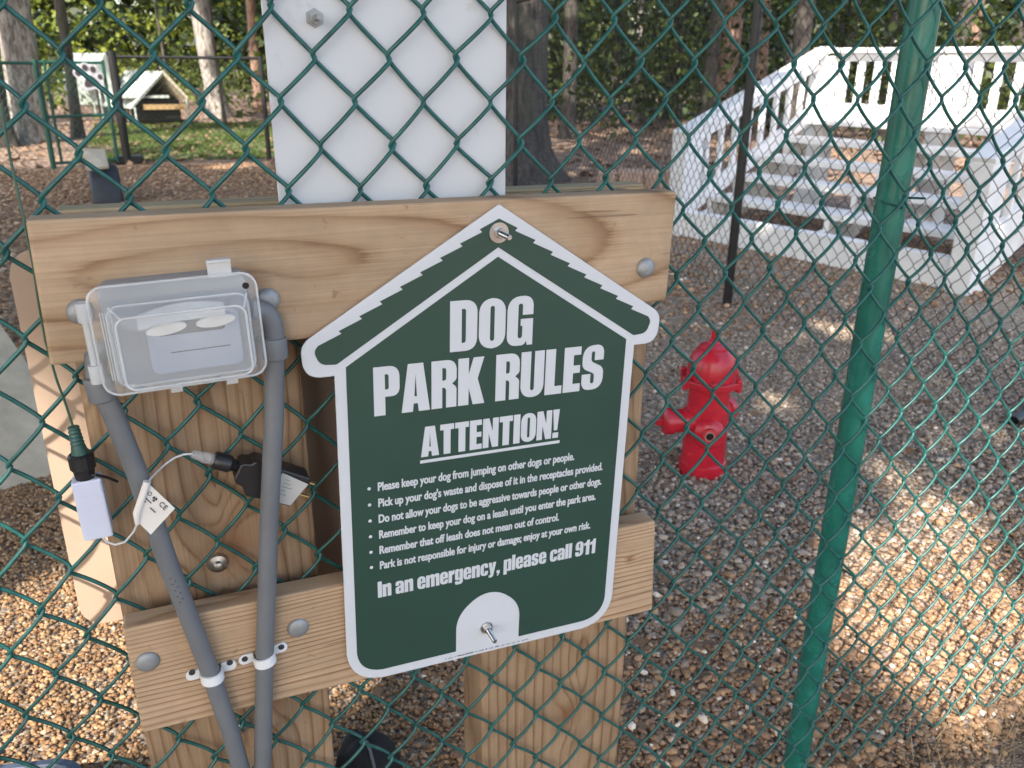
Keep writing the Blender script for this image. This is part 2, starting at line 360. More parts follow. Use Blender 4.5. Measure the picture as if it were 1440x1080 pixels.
# ------------------------------------------------------------------ chain-link fences
A_, B_, U0, V0 = .03780, .04398, .1302, 1.3048
def chainlink(org, d, nrm, length, z0, z1, a, b, r, t, sides=6, steps=8, u0=0., v0=0., sag=0.):
    """woven zig-zag wires between z0 and z1 along direction d from org"""
    org = np.array(org, float); d = np.array(d, float); nrm = np.array(nrm, float)
    rows0 = int(math.ceil((v0-z1)/b)); rows1 = int(math.floor((v0-z0)/b)); m0 = int(math.ceil((0-u0)/a)); m1 = int((length-u0)/a)-1
    Vs, Fs = [], []; cnt = 0
    up = np.array([0, 0, 1.])
    for m in range(m0, m1):
        P = []
        jit = RNG.normal(0, a*.03, rows1-rows0+1); jz = RNG.normal(0, b*.03, rows1-rows0+1)
        for j in range(rows0, rows1):
            left0 = (m+j) % 2 == 0; c0 = m if left0 else m+1; c1 = m+1 if left0 else m
            e = r*.75
            x0 = u0+a*c0+(-e if left0 else e)+jit[j-rows0]; x1 = u0+a*c1+(e if left0 else -e)+jit[j-rows0+1]
            za = v0-b*j+jz[j-rows0]; zb = v0-b*(j+1)+jz[j-rows0+1]
            sg = 1. if left0 else -1.                         # '\' runs behind, '/' in front
            for k in range(steps):
                s = k/steps; q = s*s*(3-2*s)*.25+s*.75
                y = sg*t*math.sin(math.pi*s)**.7
                sx = min(1, max(0, (s-.06)/.88)); 
                P.append((x0+(x1-x0)*(sx*.8+q*.2), y, za+(zb-za)*s))
        P = np.array(P)
        if len(P) < 3: continue
        T = np.gradient(P, axis=0); T /= np.linalg.norm(T, axis=1)[:, None]+1e-12
        U = np.cross(T, (0, 1., 0)); U /= np.linalg.norm(U, axis=1)[:, None]+1e-12; W = np.cross(T, U)
        ang = np.arange(sides)*2*math.pi/sides
        ring = P[:, None, :]+r*(np.cos(ang)[None, :, None]*U[:, None, :]+np.sin(ang)[None, :, None]*W[:, None, :])
        n = len(P); Vs.append(ring.reshape(-1, 3))
        i = np.arange(n-1)[:, None]*sides; k = np.arange(sides)[None, :]; k2 = (k+1) % sides
        Fs.append(np.stack([i+k, i+k2, i+sides+k2, i+sides+k], -1).reshape(-1, 4)+cnt); cnt += n*sides
    V = np.concatenate(Vs); Fq = np.concatenate(Fs)
    W3 = org[None, :]+V[:, 0:1]*d[None, :]+V[:, 1:2]*nrm[None, :]+V[:, 2:3]*up[None, :]
    return W3, Fq
fence = thing('chain_link_fence', (1.02, .04, 0), 'green vinyl chain link fence in the foreground with one round post', 'fence')
V, Fq = chainlink((-1.6, 0, 0), (1, 0, 0), (0, 1, 0), 4.4, -.02, 1.95, A_, B_, .00235, .0048, 8, 10, U0+1.6, V0)
raw('wire_mesh', V, Fq, None, 'vinyl', fence, True)
mb = MB(); px = 1.017; pts = [(px, .038, z) for z in (-.15, .5, 1., 1.5, 2.)]
fpost = mb.tube(pts, .0228, 24).build('fence_post', 'post', fence, True)
for z in (.42, 1.07):                                    # wire ties hooked round the post
    mb = MB(); mb.tube([(px-.020, -.004, z-.004), (px-.0235, .03, z), (px-.014, .058, z+.002), (px+.014, .058, z+.003), (px+.0235, .03, z+.004), (px+.020, -.004, z+.008)], .0018, 6)
    mb.build('wire_tie', 'vinyl', fpost, True)
for x in (-1.55, 3.2): MB().tube([(x, .038, -.05), (x, .038, 2.)], .0275, 16).build('fence_post', 'post', fence, True)
MB().tube([(-1.7, .038, 1.985), (3.3, .038, 1.985)], .021, 12).build('top_rail', 'post', fence, True)

# black inner fence across the middle distance
bf = thing('black_fence', (2.85, 2.75, 0), 'black vinyl chain link fence with thin posts in front of the white stairs', 'fence')
polyl = [np.array(q) for q in ((3.62, 7.55), (2.85, 2.75), (2.98, .05))]
first = True
for q0, q1, sd in ((polyl[0], polyl[1], 5), (polyl[1], polyl[2], 5)):
    d = q1-q0; ln = np.linalg.norm(d); d = d/ln; nrm = np.array([-d[1], d[0], 0])
    V, Fq = chainlink((q0[0], q0[1], 0), (d[0], d[1], 0), nrm, ln, .02, 1.83, .0378, .0440, .0018, .004, 5, 6, 0., 1.8)
    raw('wire_mesh', V, Fq, None, 'blackwire', bf, True)
    MB().tube([(q0[0], q0[1], 1.84), (q1[0], q1[1], 1.84)], .019, 10).build('top_rail', 'blackpost', bf, True)
for q in polyl[:2]:
    MB().tube([(q[0], q[1], -.05), (q[0], q[1], 1.9)], .025, 14).build('fence_post', 'blackpost', bf, True)

# ------------------------------------------------------------------ timber on the fence
def slab(name, q, Y0, Y1, mat, parent=None, bevel=.003):
    """board face q = four (x, z) corners counter-clockwise, between depths Y0 and Y1"""
    mb = MB(); mb.prism(q, ((0, 0, 0), (1, 0, 0), (0, 0, 1), (0, 1, 0)), Y0, Y1); return mb.build(name, mat, parent, False, bevel)
def domehead(parent, x, z, Y, r=.0125, h=.008, name='bolt_head', mat='galv'):
    return MB().dome((x, Y, z), YN, r, h).build(name, mat, parent, True)
b = thing('top_board', (.235, -.022, 1.048), 'wide pine board with oval grain, topmost across the front of the fence', 'board')
slab('board', [(-.112, .980), (.581, .977), (.584, 1.1135), (-.109, 1.119)], -.0400, -.0085, 'topboard', b)
for x, z in ((.095, 1.026), (-.078, 1.031), (.546, 1.023)): domehead(b, x, z, -.0400)
b = thing('lower_board', (.25, -.022, .59), 'pine board with straight lines of grain below the green sign', 'board')
slab('board', [(-.093, .524), (.599, .505), (.592, .657), (-.093, .670)], -.0400, -.0085, 'lowboard', b)
for x, z in ((-.074, .621), (.093, .619)): domehead(b, x, z, -.0400, .013, .0055)
pl_ = thing('wooden_post', (.017, .06, 0), 'broad brown wooden post behind the mesh under the outlet box', 'post', 'posts behind the boards')
slab('post_timber', [(-.097, -.05), (.131, -.05), (.131, 1.10), (-.097, 1.10)], .0145, .098, 'lpost', pl_, .006)
for x, z in ((.014, .698), (.017, .454)):
    MB().lathe([(.012, 0), (.0125, .002), (.011, .006), (.0055, .0075), (.005, .013), (.002, .014)], (x, .0145, z), YN, 16).build('bolt_end', 'steel', pl_, True)
pr_ = thing('wooden_post', (.47, .06, 0), 'broad brown wooden post behind the mesh under the right half of the sign', 'post', 'posts behind the boards')
slab('post_timber', [(.349, -.05), (.593, -.05), (.593, 1.10), (.349, 1.10)], .0145, .098, 'rpost', pr_, .006)
b = slab('back_rail', [(-.098, .965), (.625, .965), (.625, 1.103), (-.098, 1.106)], .101, .137, 'rail')
tag(b, 'narrow strip of weathered rail showing behind the top board', 'rail')

# white sheet above the top board
s = thing('white_sheet', (.25, .011, 1.0), 'blank white plastic sheet standing up behind the mesh above the top board', 'panel')
slab('sheet', [(.1215, 1.0), (.380, 1.0), (.380, 1.75), (.1215, 1.75)], .0095, .0130, 'sheet', s, .001)
mb = MB(); bx = .172; bz = 1.296
mb.lathe([(.0095, 0), (.0095, .0012), (.006, .0015), (.006, .006), (.0034, .0062), (.0034, .030)], (bx, .0095, bz), YN, 6); mb.build('bolt', 'galv', s, True)

# beige back of the second sign
q = [at(32, 400, .14), at(132, 840, .14)]
out = rounded([(-.157, .565, .03), (.33, .565, .03), (.33, 1.06, .03), (-.157, 1.06, .03)])
o = MB(); o.prism(out, ((0, 0, 0), (1, 0, 0), (0, 0, 1), (0, 1, 0)), .1385, .1415)
tag(o.build('beige_panel', 'tan'), 'beige back of a sign with rounded corners behind the left post', 'panel')

# ------------------------------------------------------------------ the dog park sign
TH = R(-1.4); SX, SZ, SY = .3495, 1.111, -.0465
SU = np.array([math.cos(TH), 0, math.sin(TH)]); SV = np.array([-math.sin(TH), 0, math.cos(TH)])
def sfr(d): return ((SX, SY, SZ), SU, SV, (0, -1, 0))
sign = thing('rules_sign', (.34, -.045, .511), 'green and white doghouse shaped sign of dog park rules', 'sign')
def mirror(half): return half+[(-p[0],)+tuple(p[1:]) for p in half[::-1] if abs(p[0]) > 1e-6]
outer = rounded(mirror([(0, 0), (.2235, -.1415, .018), (.221, -.180, .022), (.1885, -.180), (.1885, -.596, .045)]), 8)
MB().prism(outer, sfr(0), -.003, 0.).build('sign_plate', 'signwhite', sign, False, .0006)
def flat(name, contours, mat, d, parent=sign, smooth=False):
    v, f = fill2d(contours); o = np.array((SX, SY-d, SZ))
    mb = MB(); mb.add([o+SU*x+SV*y for x, y in v], f); return mb.build(name, mat, parent)
DW = .045
body = rounded([(0, -.058), (.1760, -.171), (.1760, -.583, .032), (DW, -.583), (DW, -.528, .04), (0, -.491, .05), (-DW, -.528, .04), (-DW, -.583), (-.1760, -.583, .032), (-.1760, -.171)], 8)
flat('green_field', [body], 'signgreen', .0004)
# roof band with a shingled upper edge
band = [(0, -.0155)]
n = 9
for i in range(n):                                            # saw-tooth shingles down the right slope
    a, c = i/n, (i+1)/n
    x1 = .205*c; y1 = -.0155-.132*c
    band.append((x1, y1+.0036))
    if i < n-1: band.append((x1-.0030, y1+.0004))
band += [(.2095, -.150, .008), (.204, -.1655, .010), (.186, -.1670, .006), (.0, -.0475)]
left = [(-p[0],)+tuple(p[1:]) for p in band[::-1] if abs(p[0]) > 1e-6]
flat('roof_band', [rounded(band+left, 5)], 'signgreen', .0004)
# heavy condensed capitals
GL = {
'D': (.56, [[(0, 0), (.56, 0, .22), (.56, 1, .22), (0, 1)], [(.24, .165), (.325, .165, .07), (.325, .835, .07), (.24, .835)]]),
'O': (.56, [[(0, 0, .26), (.56, 0, .26), (.56, 1, .26), (0, 1, .26)], [(.235, .15, .06), (.325, .15, .06), (.325, .85, .06), (.235, .85, .06)]]),
'G': (.56, [[(.56, .62), (.56, 1, .26), (0, 1, .26), (0, 0, .26), (.36, 0, .1), (.425, .08), (.44, 0), (.56, 0), (.56, .54), (.29, .54), (.29, .40), (.33, .40), (.33, .15, .06), (.235, .15, .06), (.235, .85, .06), (.33, .85, .06), (.33, .62)]]),
'P': (.55, [[(0, 0), (.24, 0), (.24, .38), (.55, .38, .2), (.55, 1, .2), (0, 1)], [(.24, .53), (.32, .53, .05), (.32, .84, .05), (.24, .84)]]),
'A': (.62, [[(0, 0), (.245, 0), (.265, .17), (.355, .17), (.375, 0), (.62, 0), (.475, 1), (.145, 1)], [(.283, .32), (.337, .32), (.31, .78)]]),
'R': (.56, [[(0, 0), (.24, 0), (.24, .43), (.29, .43, .03), (.325, .38, .03), (.325, 0), (.56, 0), (.56, .42, .1), (.46, .50), (.56, .58, .08), (.56, 1, .2), (0, 1)], [(.24, .58), (.325, .58, .05), (.325, .84, .05), (.24, .84)]]),
'K': (.61, [[(0, 0), (.24, 0), (.24, .36), (.34, 0), (.61, 0), (.445, .55), (.59, 1), (.345, 1), (.24, .66), (.24, 1), (0, 1)]]),
'U': (.56, [[(0, 1), (0, 0, .24), (.56, 0, .24), (.56, 1), (.325, 1), (.325, .15, .05), (.235, .15, .05), (.235, 1)]]),
'L': (.42, [[(0, 0), (.42, 0), (.42, .18), (.24, .18), (.24, 1), (0, 1)]]),
'E': (.43, [[(0, 0), (.43, 0), (.43, .18), (.24, .18), (.24, .42), (.41, .42), (.41, .59), (.24, .59), (.24, .82), (.42, .82), (.42, 1), (0, 1)]]),
'S': (.55, [[(.54, .66), (.54, 1, .26), (0, 1, .26), (0, .50, .16), (.315, .36, .08), (.315, .14, .06), (.225, .14, .06), (.225, .36), (0, .36), (0, 0, .26), (.55, 0, .26), (.55, .48, .16), (.225, .64, .08), (.225, .86, .06), (.31, .86, .06), (.31, .66)]]),
'T': (.48, [[(.12, 0), (.36, 0), (.36, .81), (.48, .81), (.48, 1), (0, 1), (0, .81), (.12, .81)]]),
'N': (.56, [[(0, 0), (.21, 0), (.21, .48), (.34, 0), (.56, 0), (.56, 1), (.35, 1), (.35, .55), (.22, 1), (0, 1)]]),
'1': (.40, [[(.155, 0), (.40, 0), (.40, 1), (.22, 1), (.17, .86, .05), (0, .79), (0, .62), (.155, .66)]]),
'9': (.56, [[(0, .42, .22), (.24, .40, .1), (.325, .44), (.325, .16, .05), (.235, .16, .05), (.235, .30), (0, .30), (0, 0, .26), (.56, 0, .26), (.56, 1, .26), (0, 1, .26)], [(.235, .56, .05), (.325, .56, .05), (.325, .85, .05), (.235, .85, .05)]]),
'n': (.52, [[(0, 0), (.22, 0), (.22, .60, .05), (.30, .60, .05), (.30, 0), (.52, 0), (.52, .80, .16), (.29, .80, .06), (.21, .72), (.21, .78), (0, .78)]]),
'm': (.82, [[(0, 0), (.22, 0), (.22, .60, .05), (.30, .60, .05), (.30, 0), (.52, 0), (.52, .60, .05), (.60, .60, .05), (.60, 0), (.82, 0), (.82, .80, .16), (.60, .80, .06), (.51, .73), (.45, .80, .06), (.29, .80, .06), (.21, .72), (.21, .78), (0, .78)]]),
'a': (.50, [[(0, 0, .14), (.24, 0, .06), (.285, .06), (.30, 0), (.50, 0), (.50, .80, .2), (0, .80, .2), (0, .52), (.21, .52), (.21, .65, .04), (.29, .65, .04), (.29, .50), (0, .42, .12)], [(.21, .15, .04), (.29, .15, .04), (.29, .38), (.21, .33, .03)]]),
'e': (.50, [[(0, 0, .22), (.50, 0, .22), (.50, .28), (.285, .28), (.285, .14, .04), (.215, .14, .04), (.215, .35), (.50, .35), (.50, .80, .22), (0, .80, .22)], [(.215, .47), (.285, .47), (.285, .66, .04), (.215, .66, .04)]]),
'r': (.37, [[(0, 0), (.22, 0), (.22, .48, .06), (.37, .55), (.37, .80), (.29, .80, .05), (.21, .69), (.21, .78), (0, .78)]]),
'g': (.50, [[(.50, .78), (.30, .78), (.285, .72), (.22, .80, .05), (0, .80, .18), (0, .08, .18), (.22, .08, .05), (.285, .14), (.285, -.05, .04), (.215, -.05, .04), (.215, .01), (0, .01), (0, -.2, .16), (.50, -.2, .18)], [(.215, .22, .04), (.285, .22, .04), (.285, .66, .04), (.215, .66, .04)]]),
'c': (.49, [[(0, 0, .22), (.49, 0, .22), (.49, .30), (.28, .30), (.28, .14, .04), (.215, .14, .04), (.215, .66, .04), (.28, .66, .04), (.28, .50), (.49, .50), (.49, .80, .22), (0, .80, .22)]]),
'y': (.49, [[(0, .78), (.125, .05), (.10, -.05), (.02, -.04), (.02, -.19), (.22, -.2, .1), (.31, -.10), (.49, .78), (.28, .78), (.245, .36), (.21, .78)]]),
',': (.21, [[(0, .19), (0, 0), (.09, 0), (.01, -.16), (.10, -.16), (.21, 0), (.21, .19)]]),
'p': (.51, [[(0, -.2), (.215, -.2), (.215, .06), (.29, -.01, .04), (.51, -.01, .18), (.51, .80, .18), (.29, .80, .04), (.215, .73), (.215, .78), (0, .78)], [(.215, .14, .04), (.295, .14, .04), (.295, .65, .04), (.215, .65, .04)]]),
'l': (.215, [[(0, 0), (.215, 0), (.215, 1), (0, 1)]]),
's': (.47, [[(.46, .53), (.46, .80, .22), (0, .80, .22), (0, .40, .14), (.265, .29, .06), (.265, .13, .04), (.20, .13, .04), (.20, .29), (0, .29), (0, 0, .22), (.47, 0, .22), (.47, .39, .14), (.20, .52, .06), (.20, .67, .04), (.265, .67, .04), (.265, .53)]]),
'I': (.24, [[(0, 0), (.24, 0), (.24, 1), (0, 1)]]),
'!': (.25, [[(0, 1), (.25, 1), (.19, .27), (.06, .27)], [(.015, 0), (.235, 0), (.235, .19), (.015, .19)]]),
}
def loc(X, Z):                                                # sign plane (X, Z) -> sign's own coordinates
    p = np.array((X-SX, 0, Z-SZ)); return np.array((p@SU, p@SV))
def caps(word, x0, y0, x1, h):
    adv = sum(GL[c][0]+.036 if c != ' ' else .22 for c in word)-.036; k = (x1-x0)/adv; cs = []; x = x0
    for c in word:
        if c == ' ': x += .22*k; continue
        for pts in GL[c][1]: cs.append([(x+a*k, y0+b*h) for a, b in rounded(pts, 5)])
        x += (GL[c][0]+.036)*k
    return cs
def line(text, x0, y0, x1, h, off=.022, sp=1.0):
    v, f = fill2d(None, (text, off, sp)); v = np.array(v); w0, w1 = v[:, 0].min(), v[:, 0].max()
    vv = np.c_[x0+(v[:, 0]-w0)*(x1-x0)/(w1-w0), y0+v[:, 1]*h]; return vv, f
cs = caps('DOG', -.0565, -.1655, .0465, .0600) + caps('PARK RULES', -.1460, -.2330, .1460, .0585) + caps('ATTENTION!', -.0915, -.2925, .0885, .0385)
cs.append([(-.0925, -.3005), (.0905, -.3005), (.0905, -.2965), (-.0925, -.2965)])
flat('emergency_lettering', caps('In an emergency, please call 911', -.1475, -.4745, .1545, .0228), 'signwhite', .0007)
flat('heading_lettering', cs, 'signwhite', .0007)
rules = [('Please keep your dog from jumping on other dogs or people.', .1130), ("Pick up your dog's waste and dispose of it in the receptacles provided.", .1560),
         ('Do not allow your dogs to be aggressive towards people or other dogs.', .1560), ('Remember to keep your dog on a leash until you enter the park area.', .1490),
         ('Remember that off leash does not mean out of control.', .0960), ('Park is not responsible for injury or damage; enjoy at your own risk.', .1440)]
mb = MB(); o = np.array((SX, SY-.0007, SZ))
for i, (txt, xe) in enumerate(rules):
    y = -.3275-.0213*i
    for dx_, dd_ in ((-.00016, 0), (.00016, -.00012)):
        v, f = line(txt, -.1440+dx_, y, xe+dx_, .0154, .024, 1.); mb.add([o+SU*x+SV*yy+np.array((0, dd_, 0)) for x, yy in v], f)
    cx, cyy = -.1545, y+.0045
    v = [(cx+.0021*math.cos(k*math.pi/6), cyy+.0021*math.sin(k*math.pi/6)) for k in range(12)]
    mb.add([o+SU*x+SV*yy for x, yy in v], [tuple(range(12))])
mb.build('rules_lettering', 'signwhite', sign)
mb = MB(); x = -.060                                           # the row of unreadable small print
while x < .062:
    wdt = random.uniform(.001, .0024); h = random.choice((.0012, .0012, .0018))
    mb.add([o+SU*a+SV*b for a, b in ((x, -.5915), (x+wdt, -.5915), (x+wdt, -.5915+h), (x, -.5915+h))], [(0, 1, 2, 3)])
    x += wdt+random.choice((.0006, .0006, .0007, .003))
mb.build('small_print', 'ink', sign)
for (lx, lz, rw) in ((0, -.031, .0115), (-.0025, -.556, .0085)):
    c = o+SU*lx+SV*lz; mb = MB()
    mb.lathe([(rw, 0), (rw, .0012), (rw*.55, .0014)], c, YN, 24)
    mb.lathe([(.0062, .0012), (.0062, .0062), (.0055, .0068)], c, YN, 6)
    prof = []
    for k in range(22): prof += [(.0033, .0068+k*.0011), (.0029, .0068+k*.0011+.00055)]
    mb.lathe(prof+[(.0024, .0315)], c, YN, 12)
    mb.build('bolt', 'steel', sign, True)

# ------------------------------------------------------------------ outlet box and its conduits
box = thing('outlet_box', (.008, -.04, 1.01), 'clear plastic weatherproof outlet box with grey conduits on the top board', 'outlet box')
BT = R(1.5); BU = np.array([math.cos(BT), 0, math.sin(BT)]); BV = np.array([-math.sin(BT), 0, math.cos(BT)]); BO = np.array((.0075, -.0402, 1.0115))
bfr = (BO, BU, BV, (0, -1, 0))
def rr(w_, h_, r_): return rounded([(-w_/2, -h_/2, r_), (w_/2, -h_/2, r_), (w_/2, h_/2, r_), (-w_/2, h_/2, r_)], 6)
mb = MB(); mb.prism(rr(.132, .100, .010), bfr, 0, .030); mb.build('back_box', 'boxgrey', box, False, .002)
# receptacle seen through the lid
mb = MB(); mb.prism([(p[0]+.012, p[1]-.012) for p in rr(.086, .058, .008)], bfr, .030, .0335); mb.build('outlet_face', 'device', box, False, .001)
mb = MB(); mb.prism([(p[0]+.010, p[1]+.004) for p in rr(.062, .012, .003)], bfr, .0338, .036)
mb.prism([(p[0]+.016, p[1]-.020) for p in rr(.055, .0008, .0002)], bfr, .0336, .0345); mb.build('outlet_slot', 'darkplastic', box)
mb = MB()
for dx, dz, tl in ((-.012, .0055, .10), (.033, .0075, .06)):
    e = [(dx+.0185*math.cos(a), dz+.0058*math.sin(a)+.0185*math.cos(a)*tl) for a in np.linspace(0, 2*math.pi, 24, endpoint=False)]
    mb.prism(e, bfr, .036, .040)
mb.build('outlet_flap', 'paper', box, False, .001)
mb = MB(); arc = [(-.036+.078*k/12, .0235+.006*math.sin(math.pi*k/12)+.004*k/12) for k in range(13)]
mb.prism(arc+[(x, y-.014-.003*math.sin(math.pi*i/12)) for i, (x, y) in list(enumerate(arc))[::-1]], bfr, .045, .0475)
mb.build('inner_guard', 'clearedge', box)  # curved translucent insert; its bright plastic also mimics the dome's lit edge line
# the lid: a flange, side walls and a domed front
def shell(mb, sec):
    n = len(sec[0][0])
    for out, d in sec: mb.v += [tuple(BO+BU*a+BV*b_+np.array((0, -1, 0))*d) for a, b_ in out]
    for i in range(len(sec)-1):
        for k in range(n): mb.f.append((i*n+k, i*n+(k+1) % n, (i+1)*n+(k+1) % n, (i+1)*n+k))
    mb.f.append(tuple((len(sec)-1)*n+k for k in range(n)))
def off(out, dx, dz): return [(a+dx, b_+dz) for a, b_ in out]
mb = MB(); shell(mb, [(rr(.150, .106, .014), .031), (rr(.150, .106, .014), .041), (rr(.146, .102, .013), .0425), (off(rr(.130, .086, .010), .002, -.003), .0435), (off(rr(.126, .080, .010), .002, -.004), .049), (off(rr(.120, .074, .009), .003, -.006), .062), (off(rr(.112, .068, .009), .003, -.007), .066)])
lid = mb.build('lid', 'clear', box, True)
def rib(a, d0, b_, d1, r): MB().tube([BO+BU*a[0]+BV*a[1]+np.array((0, -d0, 0)), BO+BU*b_[0]+BV*b_[1]+np.array((0, -d1, 0))], r, 6).build('lid_rib', 'clearedge', lid, True)
for k in range(5): rib((-.0655+.0022*k, -.036), .0445+.001*k, (-.0655+.0022*k, .030), .0445+.001*k, .0007)
for xx in (-.0575, .0635): rib((xx, -.040), .0495, (xx*.88+.003, -.036), .066, .0012); rib((xx, .034), .0495, (xx*.88+.003, .026), .066, .0012)
mb = MB()                                                     # raised rims in the whiter plastic, so the edges look lit
for wv, hv, rv, d, dx, dz in ((.149, .105, .014, .0418, 0, 0), (.124, .078, .010, .0495, .002, -.004), (.113, .069, .009, .0662, .003, -.007)):
    pts = [BO+BU*(a+dx)+BV*(b_+dz)+np.array((0, -d, 0)) for a, b_ in rr(wv, hv, rv)]; mb.tube(pts+[pts[0]], .0012, 6)
mb.build('lid_rim', 'clearedge', lid, True)
for dz in (.030, -.030): MB().tube([BO+BU*-.079+BV*(dz-.009)+np.array((0, -.036, 0)), BO+BU*-.079+BV*(dz+.009)+np.array((0, -.036, 0))], .0065, 12).build('hinge', 'clearedge', lid, True)
MB().tube([BO+BU*-.079+BV*-.022+np.array((0, -.036, 0)), BO+BU*-.079+BV*.022+np.array((0, -.036, 0))], .0035, 10).build('hinge_pin', 'clearedge', lid, True)
for dx in (-.012, .040): MB().box(BO+BU*dx+BV*-.055+np.array((0, -.037, 0)), (.011, .010, .007), (BU, (0, 1, 0), BV)).build('lid_catch', 'clearedge', lid, False, .0008)
mb = MB(); mb.box(BO+BU*.043+BV*.058+np.array((0, -.036, 0)), (.022, .006, .018), (BU, (0, 1, 0), BV)); mb.box(BO+BU*.043+BV*.066+np.array((0, -.039, 0)), (.022, .010, .003), (BU, (0, 1, 0), BV)); mb.build('latch_tab', 'clearedge', lid, False, .001)
MB().lathe([(.0032, 0), (.0032, .0012)], BO+BU*.0645+BV*.040+np.array((0, -.0425, 0)), YN, 12).build('screw_hole', 'hole', lid)
PY = -.0515
# right elbow, collar and conduit
mb = MB(); e = [(.078, PY, 1.020), (.084, PY, 1.0195), (.0905, PY, 1.016), (.0945, PY, 1.010), (.0965, PY, 1.002), (.0965, PY, .985)]
mb.tube(e, .0104, 16); mb.build('elbow', 'pvc', box, True)
mb = MB(); mb.lathe([(.0120, 0), (.0134, .001), (.0134, .020), (.0124, .0225), (.0112, .023)], (.0955, PY, .966), (.02, 0, 1), 24); mb.build('collar', 'pvc', box, True)
MB().tube([(.0955, PY, .975), (.0885, PY, .90), (.0725, PY, .78), (.0555, PY-.0005, .64), (.0505, PY, .597), (.040, PY, .50), (.0265, PY, .38), (.012, PY, .20), (.008, PY+.02, .0)], .0105, 20).build('conduit', 'pvc', box, True)
mb = MB(); mb.lathe([(.0120, 0), (.0134, .001), (.0134, .022), (.0124, .0245), (.0112, .025)], (-.0705, PY, .944), (-.1, 0, 1), 24)
mb.tube([(-.0735, PY+.004, .965), (-.072, PY+.008, .985), (-.060, PY+.012, .995)], .0104, 16); mb.build('collar', 'pvc', box, True)
lcon = MB().tube([(-.0705, PY, .955), (-.0640, PY, .925), (-.0520, PY, .86), (-.0370, PY, .75), (-.0225, PY, .665), (-.0100, PY, .590), (.0020, PY, .50), (.0120, PY, .40), (.02, PY, .20), (.022, PY+.02, .0)], .0105, 20).build('conduit', 'pvc', box, True)
# printing on the left conduit
mb = MB()
for k in range(9):
    z = .735-.004*k; x = -.0345+.0018*((735-z*1000)/10); mb.box((x-.002+.004*(k % 2), PY-.0105, z), (.0018, .0003, .0011))
mb.build('conduit_print', 'ink', lcon)
def clamp(x, z, ex0, ez0, ex1, ez1, label):
    t = thing('pipe_strap', (x, -.04, z), label, 'pipe strap', 'white straps holding the conduits')
    d = np.array((ex1-ex0, 0, ez1-ez0)); d /= np.linalg.norm(d); u = np.array((-d[2], 0, d[0]))
    mb = MB(); c = np.array((x, 0, z)); a = np.linspace(-.15, math.pi+.15, 22)
    for rad0, rad1 in ((.0107, .0130),):
        vs = []
        for q in a:
            for rr_ in (rad0, rad1):
                for wv in (-.0062, .0062): vs.append(c+d*math.cos(q)*rr_+np.array((0, PY-math.sin(q)*rr_, 0))+u*wv)
        fs = []
        for i in range(len(a)-1):
            j = i*4; fs += [(j, j+1, j+5, j+4), (j+2, j+6, j+7, j+3), (j, j+4, j+6, j+2), (j+1, j+3, j+7, j+5)]
        fs += [(0, 2, 3, 1), (len(a)*4-4, len(a)*4-3, len(a)*4-1, len(a)*4-2)]; mb.add(vs, fs)
    mb.build('strap_band', 'whitestrap', t, True)
    for ex, ez, sg in ((ex0, ez0, -1), (ex1, ez1, 1)):
        e = np.array((ex, 0, ez)); ln = abs((e-c)@d)
        out = rounded([(sg*.0112-0, -.0058), (sg*(ln+.0072), -.0072, .0065), (sg*(ln+.0072), .0072, .0065), (sg*.0112, .0058)], 6)
        mb = MB(); mb.prism(out, (c+np.array((0, -.0402, 0)), d, u, (0, -1, 0)), 0, .0032); ear = mb.build('strap_ear', 'whitestrap', t, False, .0006)
        MB().lathe([(.0036, .0032), (.0036, .0042), (.002, .0046)], (ex, -.0402, ez), YN, 14).build('screw', 'darkplastic', ear, True)
clamp(-.0095, .590, -.0305, .5945, .0115, .5955, 'white two-eared strap round the slanted left grey conduit')
clamp(.0500, .596, .0285, .5955, .0710, .6000, 'white two-eared strap round the upright right grey conduit')

# ------------------------------------------------------------------ cables, controller, adapter
CY = -.022
def P(x, y, Y=CY): return at(x, y, Y)
ctl = thing('light_controller', P(131, 750), 'white plastic controller box hanging on the mesh from a green cable', 'controller')
ax = P(140, 752)-P(106, 602); ax /= np.linalg.norm(ax); ux = np.cross(ax, YN); ux /= np.linalg.norm(ux)
if ux[0] < 0: ux = -ux
c0 = P(122, 671); c1 = P(139, 752); cc = (c0+c1)/2; hl = np.linalg.norm(c1-c0)
MB().box(cc, (.0285, .020, hl), (ux, (0, 1, 0), ax)).build('controller_box', 'whiteplastic', ctl, False, .002)
mb = MB(); mb.box(cc-ax*hl*.36+np.array((0, -.0102, 0)), (.0255, .0012, hl*.2), (ux, (0, 1, 0), ax)); mb.build('box_step', 'whiteplastic', ctl, False, .0005)
cj = P(116, 652); MB().lathe([(.0105, -.012), (.0125, -.010), (.0125, .004), (.0105, .006), (.0095, .016)], cj, ax, 14).build('connector_collar', 'black', ctl)
g0 = P(103, 600); prof = []
ln = np.linalg.norm(cj-g0)
for k in range(5): prof += [(.0052+.0003*k, ln*.10*k), (.0058+.0003*k, ln*.10*k+ln*.03), (.0050+.0003*k, ln*.10*k+ln*.06)]
prof += [(.0070, ln*.52), (.0095, ln*.9)]
MB().lathe(prof, g0, cj-g0, 14).build('strain_relief', 'grip', ctl, True)
cab = [(2, 150), (10, 200), (20, 248), (33, 305), (46, 370), (55, 430), (64, 480), (80, 535), (93, 570), (103, 601)]
MB().tube([P(x, y, -.030) if 300 < y < 560 else P(x, y, -.02) for x, y in cab], .0012, 8).build('cable', 'cable', ctl, True)
MB().tube([P(112, 668), P(135, 668, -.03), P(150, 671, -.025), P(165, 677, -.012)], .0016, 6).build('cable_tie', 'black', ctl, True)

